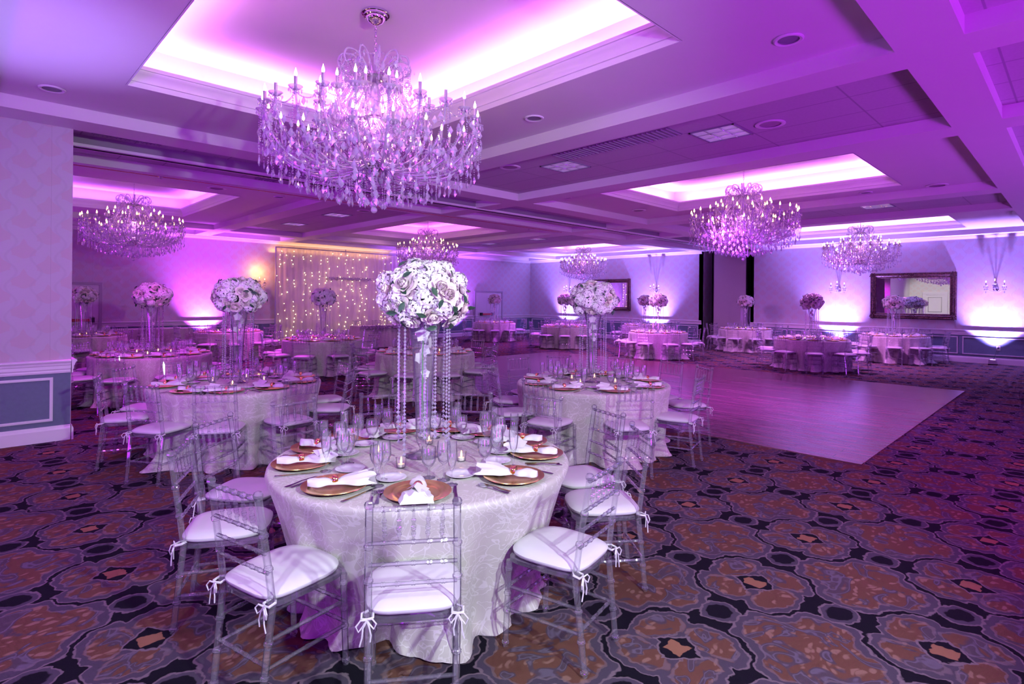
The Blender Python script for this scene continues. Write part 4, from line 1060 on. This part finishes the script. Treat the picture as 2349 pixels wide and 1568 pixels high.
def make_centrepiece(seed, near=True, name='floral_centrepiece'):
    t = thing(name, (0, 0, 0), 0, 'x', 'flower arrangement')
    put('vase', VASE, t, label='tall clear glass trumpet vase')
    lay = ball_layout(seed); rn = random.Random(seed + 50)
    leaves = []
    for q in range(40):
        z = rn.uniform(-.8, .9); r = math.sqrt(1 - z * z); a = rn.uniform(0, 6.28); d = Vector((r * math.cos(a), r * math.sin(a), z))
        leaves.append(orient(Vector((d.x * AX, d.y * AX, d.z * AZ)) * 1.15 + Vector((0, 0, BC)), (d + Vector((rn.uniform(-.8, .8), rn.uniform(-.8, .8), rn.uniform(-.8, .8)))).normalized(), rn.uniform(0, 6), 1.0))
    if near:
        put('foliage', CORE_ME, t, (0, 0, BC), label='dark green foliage between the flowers')
        for k, v, pos, nr, sp, s_ in lay:
            o = put(k, FL_ME[k][v], t); o.matrix_local = orient(pos + Vector((0, 0, BC)), nr, sp, s_)
        for mt_ in leaves: o = put('leaf', LEAF_ME, t); o.matrix_local = mt_
        put('orchid_spray', ORCH_ME, t); put('orchid_stem', STEM_ME, t, label='bright green orchid stem')
        for x, y, z, k in strand_spots(seed): put('bead_strand', STR_ME[k], t, (x, y, z), label='hanging strand of clear crystal beads')
    else:
        mb = MB(); mats = [M['hyd'], M['rose'], M['peony'], M['leaf']]; idx = {'hydrangea': 0, 'rose': 1, 'peony': 2}
        for k, v, pos, nr, sp, s_ in lay:
            q = MB(); q.v = FL_MB[k][v].v; q.f = FL_MB[k][v].f; q.mi = [idx[k]] * len(q.f); mb.join(q, orient(pos + Vector((0, 0, BC)), nr, sp, s_))
        q = MB(); q.v = CORE.v; q.f = CORE.f; q.mi = [3] * len(q.f); mb.join(q, Matrix.Translation((0, 0, BC)))
        for mt_ in leaves: q = MB(); q.v = LEAF_MB.v; q.f = LEAF_MB.f; q.mi = [3] * len(q.f); mb.join(q, mt_)
        put('flower_ball', mb.mesh('flower_ball', mats, True, 180), t)
        put('orchid_spray', ORCH_ME, t)
        mb = MB()
        for x, y, z, k in strand_spots(seed): mb.join(STRANDS[k], Matrix.Translation((x, y, z)))
        o = put('bead_strands', mb.mesh('bead_strands', M['bead'], False), t); o['kind'] = 'stuff'
    return t
FAR_CP = [make_centrepiece(100, False), make_centrepiece(101, False)]
far_used = [0, 0]

# ------------------------------------------------------------------ set every table
CPLAB = {'front': 'white rose and hydrangea ball on a glass trumpet vase, front table', 'left': 'white and blush flower ball on the second table on the left', 'right': 'white flower ball with one peach rose, second table on the right',
 'mid': 'flower ball hidden behind the front one, on the table behind it', 'wall': 'white flower ball with dark leaves on the table nearest the near wall', 'drape': 'lilac tinted flower ball in front of the lighted drape',
 'door': 'pink lit flower ball before the left exit door', 'amber': 'flower ball hidden behind the second left one', 'exit': 'small pink flower ball before the double exit door', 'hidden': 'flower ball left of the big white one, before the far uplight',
 'hiddenb': 'rearmost small pink flower ball in the far corner', 'sconce': 'flower ball right of the middle sconce light', 'sconceb': 'rear flower ball overlapping the one at the middle sconce', 'part': 'pink flower ball before the folded partition',
 'edge': 'cream flower ball left of the large mirror, at the dance floor edge', 'mirror': 'pink flower ball in front of the large mirror'}
def put_thing(name, me, loc, rz, label, cat, group):
    o = bpy.data.objects.new(name, me); o.location = loc; o.rotation_euler = (0, 0, rz); COL.objects.link(o)
    return tag(o, label, cat, group)
rnd = random.Random(77)
for ti, (key, cx, cy, seats, phrase, det) in enumerate(TB):
    camang = math.atan2(-cy, -cx)
    if isinstance(seats, list):
        pos = [(x, y) for x, y in seats]
    else:
        n, ph = seats; pos = []
        for k in range(n):
            a = camang + rad(ph) + 2 * PI * k / n + rnd.uniform(-.03, .03); d = 1.29 + rnd.uniform(-.01, .08)
            pos.append((cx + d * math.cos(a), cy + d * math.sin(a)))
    angs = [math.atan2(y - cy, x - cx) for x, y in pos]
    # camera looks at the table; positive angle offset from the camera side runs to the photo's right
    deltas = [((a - camang + PI) % (2 * PI)) - PI for a in angs]
    zt = Z_T + .001
    if isinstance(seats, list): cme, crz = cloth_mesh(ti + 1, True, [] and [(a, max(.99, math.hypot(x - cx, y - cy) - .25) - .235) for a, (x, y) in zip(angs, pos)], .705 if key == 'front' else .80), 0
    else: cme, crz = CLOTHS[ti % 2], camang + rad(seats[1])
    cl = put_thing('tablecloth', cme, (cx, cy, Z_T), crz, 'ivory damask cloth draped to the carpet over ' + phrase, 'tablecloth', 'round tables dressed in floor length ivory cloths')
    if key in ('front', 'left', 'right', 'wall'):
        cp = make_centrepiece(10 + ti, True); cp.location = (cx, cy, zt)
    else:
        k = ti % 2
        if not far_used[k]: cp = FAR_CP[k]; far_used[k] = 1
        else: cp = copy_tree(FAR_CP[k], KIDS)
        cp.location = (cx, cy, zt); cp.rotation_euler = (0, 0, rnd.uniform(0, 6))
    cp['label'] = CPLAB[key]; cp['group'] = 'tall flower centrepieces'
    for si, (x, y) in enumerate(pos):
        a = angs[si]; D = math.hypot(x - cx, y - cy)
        sw = seat_words(deltas, si)
        # chair (the listed point is the top of its back, 0.25 m behind the seat centre)
        d = max(1.13, D) - .25; d = max(d, .99)
        px, py = cx + d * math.cos(a), cy + d * math.sin(a)
        rz = a + PI / 2 + rnd.uniform(-.05, .05)
        lab = 'clear chair with white cushion, ' + sw + ', ' + phrase
        grp = 'clear chairs around ' + phrase
        if det == 3:
            c = copy_tree(chair0, KIDS) if chair0_used[0] else chair0; chair0_used[0] = True
            c.location = (px, py, 0); c.rotation_euler = (0, 0, rz); c['label'] = lab; c['group'] = grp
        else:
            put_thing('ballroom_chair', FARCHAIR, (px, py, 0), rz, lab, 'chair', grp)
        # place setting: local +y points to the table centre
        ua = Vector((-math.cos(a), -math.sin(a), 0)); us = Vector((-ua.y, ua.x, 0)) * -1   # us: diner's right
        o0 = Vector((cx, cy, zt)) - ua * .695
        def at(r_, u_, z=0.0): return tuple(o0 + us * r_ + ua * u_ + Vector((0, 0, z)))
        rzz = a + PI / 2
        def lb(what): return what + ', ' + sw + ', ' + phrase
        def lg(what): return lb(what) if det >= 2 else what + ' on ' + phrase
        gg = lambda w_: w_ + ' on ' + phrase
        put_thing('charger_plate', CHG, at(0, 0), 0, lg('round gold charger plate'), 'plate', gg('gold chargers'))
        nr = rzz + (rnd.choice((PI / 2, PI / 2, -PI / 2)) + rnd.uniform(-.3, .3) if not (key == 'front' and si == 0) else PI)
        side = (px - cx) * .7147 - (py - cy) * .6995      # which half of the table, seen from the camera side
        if not (key == 'front' and si == 0): nr = rad(-134 if side < -.15 else 46) + rnd.uniform(-.35, .35)
        nk = put_thing('linen_napkin', NAPS[(si + ti) % 3], at(0, 0, .0225), nr, lg('white napkin in gold ring'), 'napkin', gg('napkins'))
        put('napkin_ring', RING, nk, label='shiny gold napkin ring')
        put_thing('bread_plate', BRD, at(-.15, .245), 0, lg('small white bread plate'), 'plate', gg('bread plates'))
        put_thing('champagne_flute', G_FL, at(.17 + rnd.uniform(-.01, .01), .13), 0, lg('slender clear champagne flute'), 'glass', gg('champagne flutes'))
        put_thing('wine_glass', G_WI, at(.125, .215 + rnd.uniform(-.01, .01)), 0, lg('clear wine glass'), 'glass', gg('wine glasses'))
        put_thing('water_goblet', G_GO, at(.045, .25 + rnd.uniform(-.01, .01)), 0, lg('wide clear water goblet'), 'glass', gg('water goblets'))
        if det == 3 or key == 'wall':
            fo = put_thing('fork', FORK, at(-.185, -.02), rzz, lb('inner steel fork'), 'fork', gg('steel forks'))
            put_thing('fork', FORK, at(-.213, -.03), rzz, lb('outer steel fork'), 'fork', gg('steel forks'))
            put_thing('table_knife', KNIFE, at(.185, -.015), rzz, lb('steel table knife'), 'knife', gg('steel knives'))
    for k in range(4):
        a = camang + rad(-20) + k * PI / 2 + rnd.uniform(-.3, .3); r_ = .27
        w_ = ('nearest the camera', 'right of the vase', 'behind the vase', 'left of the vase')[k]
        t = thing('votive_candle', (cx + r_ * math.cos(a), cy + r_ * math.sin(a), zt), 0, 'small lit votive candle ' + w_ + ', ' + phrase, 'candle', 'votive candles on ' + phrase)
        put('glass_cup', TL_C, t); c = put('candle', TL_W, t); put('flame', TL_F, c)
#TABLES_END
# ------------------------------------------------------------------ buffet and sweetheart tables
def box_table(name, x0, x1, y0, y1, label, seed):
    rn = random.Random(seed); mb = MB()
    per = []
    n = int((x1 - x0) / .03); m_ = int((y1 - y0) / .03)
    for i in range(n): per.append((x0 + (x1 - x0) * i / n, y0, 0, -1))
    for i in range(m_): per.append((x1, y0 + (y1 - y0) * i / m_, 1, 0))
    for i in range(n): per.append((x1 - (x1 - x0) * i / n, y1, 0, 1))
    for i in range(m_): per.append((x0, y1 - (y1 - y0) * i / m_, -1, 0))
    vs = []; K = len(per)
    for z, g in ((.76, 0), (.75, .05), (.6, .35), (.3, .7), (.01, 1.0)):
        for i, (x, y, nx, ny) in enumerate(per):
            o = .004 + g * (.03 + .018 * math.sin(i * 1.25) + .01 * math.sin(i * .41 + seed)); vs.append((x + nx * o, y + ny * o, z))
    fs = [tuple(range(K))]
    for j in range(4):
        for i in range(K): k = (i + 1) % K; fs.append((j * K + i, (j + 1) * K + i, (j + 1) * K + k, j * K + k))
    mb.add(vs, fs); o = mb.build(name, M['cloth'], smooth=True, angle=50); return tag(o, label, 'table')
box_table('buffet_table', 3.00, 5.05, 19.15, 19.85, 'long table with a pleated floor length skirt against the left wall', 1)
box_table('sweetheart_table', 9.70, 11.80, 17.35, 18.0, 'rectangular skirted head table in front of the drape, garland along its edge', 2)
t = thing('flower_garland', (10.75, 17.27, .72), 0, 'lilac flower garland along the front edge of the head table', 'garland')
mb = MB(); rr = random.Random(4)
for q in range(170): mb.ball((rr.uniform(-1.05, 1.05), rr.uniform(-.03, .0), rr.uniform(-.05, .05)), rr.uniform(.02, .04), 6, 4)
mb.build('flowers', M['garland'], t)
for k, x in enumerate((10.3, 11.1)):
    put_thing('ballroom_chair', FARCHAIR, (x, 18.35, 0), PI, 'clear chair behind the head table, ' + ('left' if k == 0 else 'right') + ' one of the pair', 'chair', 'chairs behind the head table')
    t = thing('votive_candle', (x - .5, 17.6, .761), 0, 'lit votive candle on the ' + ('left' if k == 0 else 'right') + ' half of the head table', 'candle')
    put('glass_cup', TL_C, t); c = put('candle', TL_W, t); put('flame', TL_F, c)

# ------------------------------------------------------------------ chandeliers
def pend_mb(h=.072, w_=.024, t=.010):
    mb = MB()
    mb.add([(0, 0, 0), (w_ * .45, 0, -h * .22), (w_, 0, -h * .60), (0, 0, -h), (-w_, 0, -h * .60), (-w_ * .45, 0, -h * .22), (0, t, -h * .55), (0, -t, -h * .55)],
           [(0, 1, 6), (1, 2, 6), (2, 3, 6), (3, 4, 6), (4, 5, 6), (5, 0, 6), (1, 0, 7), (2, 1, 7), (3, 2, 7), (4, 3, 7), (5, 4, 7), (0, 5, 7)])
    return mb
PEND = pend_mb(); PEND_ME = PEND.mesh('pendant', M['crystal'], False)
DROP = pend_mb(.036, .010, .006)
def arm_mb(pts, r):
    P = [Vector(p) for p in pts]; out = []
    for i in range(len(P) - 1):
        p0 = P[max(i - 1, 0)]; p1 = P[i]; p2 = P[i + 1]; p3 = P[min(i + 2, len(P) - 1)]
        for q in range(4):
            t = q / 4; out.append(.5 * ((2 * p1) + (p2 - p0) * t + (2 * p0 - 5 * p1 + 4 * p2 - p3) * t * t + (3 * p1 - p0 - 3 * p2 + p3) * t ** 3))
    out.append(P[-1])
    return MB().tube(out, [r * (1.25 if i % 8 == 4 else 1) for i in range(len(out))], 7)
TIERS = [ # count, phase, path (r,z), cup r,z
 (24, 0.0, [(.07, .46), (.25, .36), (.50, .34), (.74, .42), (.90, .60), (.945, .80)], .945, .81),
 (12, .13, [(.07, .50), (.22, .42), (.42, .42), (.58, .52), (.62, .64)], .62, .65),
 (12, .26, [(.06, .86), (.16, .74), (.30, .72), (.44, .80), (.495, .97)], .495, .98)]
CUP = MB().lathe([(.006, -.015), (.014, -.006), (.012, .0), (.030, .006), (.050, .020), (.056, .030), (.050, .026), (.028, .012), (.006, .008)], 12, cap0=False, cap1=False)
for q in range(10):
    a = q * PI / 5; CUP.join(DROP, Matrix.Translation((.051 * math.cos(a), .051 * math.sin(a), .016)) @ Matrix.Rotation(a + PI / 2, 4, 'Z'))
CUP_ME = CUP.mesh('bobeche', M['crystal'], True, 30)
CAND_ME = MB().lathe([(.018, .004), (.020, .008), (.0125, .014), (.0125, .105), (.001, .105)], 10).mesh('candle', M['candle_tube'])
BULB_ME = MB().lathe([(.006, .105), (.0115, .117), (.012, .128), (.008, .146), (.003, .160), (.0005, .172)], 8, cap0=False, cap1=False).mesh('bulb', M['bulb'])
BULB2_ME = MB().lathe([(.006, .105), (.014, .117), (.0145, .130), (.009, .148), (.003, .164), (.0005, .174)], 8, cap0=False, cap1=False).mesh('bulb', M['bulb2'])
ARM_ME = [arm_mb([(r, 0, z) for r, z in path], .0085).mesh('arm', M['crystal'], True, 60) for _, _, path, _, _ in TIERS]
def beads_line(mb, p0, p1, sag, r=.008, step=.019):
    p0, p1 = Vector(p0), Vector(p1); L = (p1 - p0).length + sag; n = max(2, int(L / step))
    for i in range(n + 1):
        t = i / n; p = p0.lerp(p1, t); p.z -= sag * 4 * t * (1 - t) * .6; mb.octa(p, r)
def pendants_list():
    out = []
    rows = [(.10, 8, .13), (.20, 12, .15), (.30, 16, .165), (.40, 20, .185), (.50, 24, .205), (.60, 28, .235), (.70, 30, .27), (.80, 34, .31), (.90, 36, .36), (.97, 36, .43)]
    for r, n, z in rows:
        for k in range(n):
            a = 2 * PI * (k + .5 * (int(r * 10) % 2)) / n; out.append((r + .012 * math.sin(k * 5), a, z + .018 * math.sin(k * 2.3 + r * 9), r))
    return out
def chandelier(near, bulb):
    t = thing('crystal_chandelier', (0, 0, 0), 0, 'x', 'chandelier')
    # z measured from the finial ball; the tray ceiling is 1.84 above it
    TOP = ZT - 2.50
    MB().lathe([(.001, TOP), (.125, TOP), (.125, TOP - .018), (.108, TOP - .022), (.108, TOP - .04), (.088, TOP - .045), (.086, TOP - .06), (.06, TOP - .09), (.02, TOP - .11), (.001, TOP - .115)], 28).build('canopy', M['chrome'], t)
    mb = MB(); z = TOP - .11
    k = 0
    while z > 1.48:
        pts = [(.012 * math.cos(a) * (1 if k % 2 else 0), .012 * math.cos(a) * (0 if k % 2 else 1), z - .022 + .022 * math.sin(a)) for a in [2 * PI * i / 10 for i in range(11)]]
        mb.tube(pts, .0035, 5, False); z -= .034; k += 1
    mb.build('chain', M['chrome'], t)
    MB().lathe([(.001, .40), (.11, .42), (.12, .45), (.10, .50), (.05, .53), (.03, .60), (.045, .66), (.065, .72), (.04, .78), (.025, .82), (.08, .845), (.085, .87), (.04, .90), (.03, .98), (.05, 1.05), (.055, 1.10), (.03, 1.16), (.022, 1.20), (.10, 1.225), (.105, 1.25), (.05, 1.28), (.02, 1.36), (.012, 1.48)], 18).build('column', M['crystal'], t)
    mb = MB()
    mb.lathe([(.125, .44), (.13, .45), (.13, .47), (.125, .48)], 20, cap0=False, cap1=False); mb.lathe([(.10, 1.235), (.125, 1.24), (.125, 1.262), (.10, 1.268)], 20); mb.lathe([(.08, .855), (.10, .86), (.10, .875), (.08, .88)], 20)
    mb.lathe([(.04, .33), (.10, .40), (.115, .44), (.05, .46)], 16)
    mb.build('hub', M['chrome'], t)
    mb = MB()
    for rr_, zz in ((.30, .79), (.62, .50)):
        pts = [(rr_ * math.cos(a), rr_ * math.sin(a), zz) for a in [2 * PI * i / 32 for i in range(33)]]; mb.tube(pts, .008, 6, False)
    mb.build('support_ring', M['crystal'], t)
    MB().ball((0, 0, .03), .030, 12, 8).lathe([(.001, .06), (.012, .064), (.006, .09), (.001, .12)], 8).build('finial', M['crystal'], t)
    armsM = MB(); 
    for ti, (n, ph, path, cr, cz) in enumerate(TIERS):
        for k in range(n):
            a = ph + 2 * PI * k / n
            lift = .0 if ti else .0
            o = put('arm', ARM_ME[ti], t, (0, 0, 0), (0, 0, a))
            lo = (cr * math.cos(a), cr * math.sin(a), cz)
            put('bobeche', CUP_ME, t, lo)
            c = put('candle', CAND_ME, t, lo); put('bulb', bulb, c)
    # crown: curled arms on the top hub and bell-shaped struts below it
    for k in range(12):
        a = 2 * PI * k / 12
        m2 = arm_mb([(.06, 0, 1.25), (.10, 0, 1.33), (.19, 0, 1.42), (.29, 0, 1.42), (.325, 0, 1.36), (.31, 0, 1.30), (.28, 0, 1.32)], .009)
        if k == 0: cm = m2.mesh('crown_arm', M['crystal'], True, 60); sm = arm_mb([(.11, 0, 1.24), (.20, 0, 1.17), (.30, 0, 1.02), (.36, 0, .88), (.30, 0, .78)], .011).mesh('bell_strut', M['crystal'], True, 60)
        put('crown_arm', cm, t, rot=(0, 0, a)); put('bell_strut', sm, t, rot=(0, 0, a + .26))
    # bead strings
    mb = MB()
    for k in range(12):
        a = 2 * PI * k / 12; b = a + PI / 6
        P = lambda r, aa, z: (r * math.cos(aa), r * math.sin(aa), z)
        beads_line(mb, P(.32, a, 1.35), P(.11, a, 1.26), .10); beads_line(mb, P(.32, a, 1.36), P(.32, a, 1.12), 0); beads_line(mb, P(.29, a, 1.30), P(.29, a, 1.08), 0, .007); beads_line(mb, P(.33, a, 1.36), P(.33, b, 1.36), .05, .007)
        beads_line(mb, P(.495, a + .26, .97), P(.30, a + .26, .80), .12); beads_line(mb, P(.495, a + .26, .96), P(.495, b + .26, .96), .16); beads_line(mb, P(.495, a + .26, .95), P(.495, a + .26, .72), 0)
        beads_line(mb, P(.12, a, 1.22), P(.36, a, .90), .05); beads_line(mb, P(.62, a + .13, .64), P(.62, b + .13, .64), .14); beads_line(mb, P(.62, a + .13, .63), P(.62, a + .13, .42), 0)
        for rr_ in (.12, .18, .25): beads_line(mb, P(rr_, a + rr_ * 4, .80), P(rr_ + .02, a + rr_ * 4, .50), 0, .007, .022)
    for k in range(24):
        a = 2 * PI * k / 24; b = a + PI / 12
        beads_line(mb, P(.945, a, .80), P(.945, b, .80), .10); beads_line(mb, P(.97, a, .80), P(.975, a, .50), 0); beads_line(mb, P(.90, a, .62), P(.62, a, .45), .10, .007); beads_line(mb, P(.945, a, .78), P(.74, a, .45), .12, .007)
    for r, a, z, rr_ in pendants_list():
        zt_ = .50 if rr_ > .9 else (.36 + .12 * max(0, rr_ - .5) if rr_ > .3 else .40)
        if z + .01 < zt_: beads_line(mb, P(r, a, zt_), P(r, a, z), 0, .007, .021)
    o = mb.build('bead_strings', M['bead'], t, smooth=False); o['kind'] = 'stuff'
    pl = pendants_list(); pl.sort(key=lambda q: -q[3])
    extra = MB(); cnt = 0
    for i, (r, a, z, _) in enumerate(pl):
        Mx = Matrix.Translation((r * math.cos(a), r * math.sin(a), z)) @ Matrix.Rotation(a + PI / 2 + .5 * math.sin(i * 3.1), 4, 'Z')
        if near and i % 2 == 0 and cnt < 100: q = put('pendant', PEND_ME, t); q.matrix_local = Mx; cnt += 1
        else: extra.join(PEND, Mx)
    rr = random.Random(9)
    for (R0, Z0, n) in ((.32, 1.27, 14), (.2, 1.38, 10), (.88, .52, 44), (.95, .70, 40), (.56, .60, 40), (.38, .90, 30), (.5, .40, 30), (.15, .40, 20), (.945, .62, 48), (.62, .48, 30), (.495, .78, 36), (.42, .60, 30), (.32, 1.12, 12), (.30, .70, 30), (.2, .56, 24), (.80, .46, 40), (.7, .52, 30)):
        for k in range(int(n * 2.4)):
            a = 2 * PI * k / (n * 2.4) + rr.uniform(-.05, .05); rq = R0 + rr.uniform(-.04, .04)
            extra.join(PEND if k % 3 else DROP, Matrix.Translation((rq * math.cos(a), rq * math.sin(a), Z0 + rr.uniform(-.04, .06))) @ Matrix.Rotation(rr.uniform(0, 6), 4, 'Z'))
    o = extra.build('pendants', M['crystal'], t, smooth=False); o['kind'] = 'stuff'
    return t
CHX, CHY = [2.70, 10.64, 18.60], [4.585, 14.75]
CLAB = {(0, 0): 'large crystal chandelier nearest the camera, hanging over the front tables', (1, 0): 'crystal chandelier in the second lit cove, above the dance floor', (2, 0): 'crystal chandelier in front of the right wall, left of the large mirror',
        (0, 1): 'crystal chandelier at the left, before its shadow on the left wall', (1, 1): 'crystal chandelier behind the front flower ball, right of the drape', (2, 1): 'smallest chandelier, in the far corner before the half hidden mirror'}
c1 = chandelier(True, BULB_ME); c2 = chandelier(False, BULB2_ME); first = True
for (i, j), lbl in CLAB.items():
    if (i, j) == (0, 0): c = c1
    elif first: c = c2; first = False
    else: c = copy_tree(c2, KIDS)
    point('chandelier_glow', (CHX[i], CHY[j], 3.32), 12 if (i, j) == (0, 0) else 11, (1.0, 0.32, 0.85), 0.12)
    c.location = (CHX[i], CHY[j], 2.50); c.rotation_euler = (0, 0, .1 + i * .2 + j * .3); c['label'] = lbl; c['group'] = 'crystal chandeliers hanging in the lit coves'
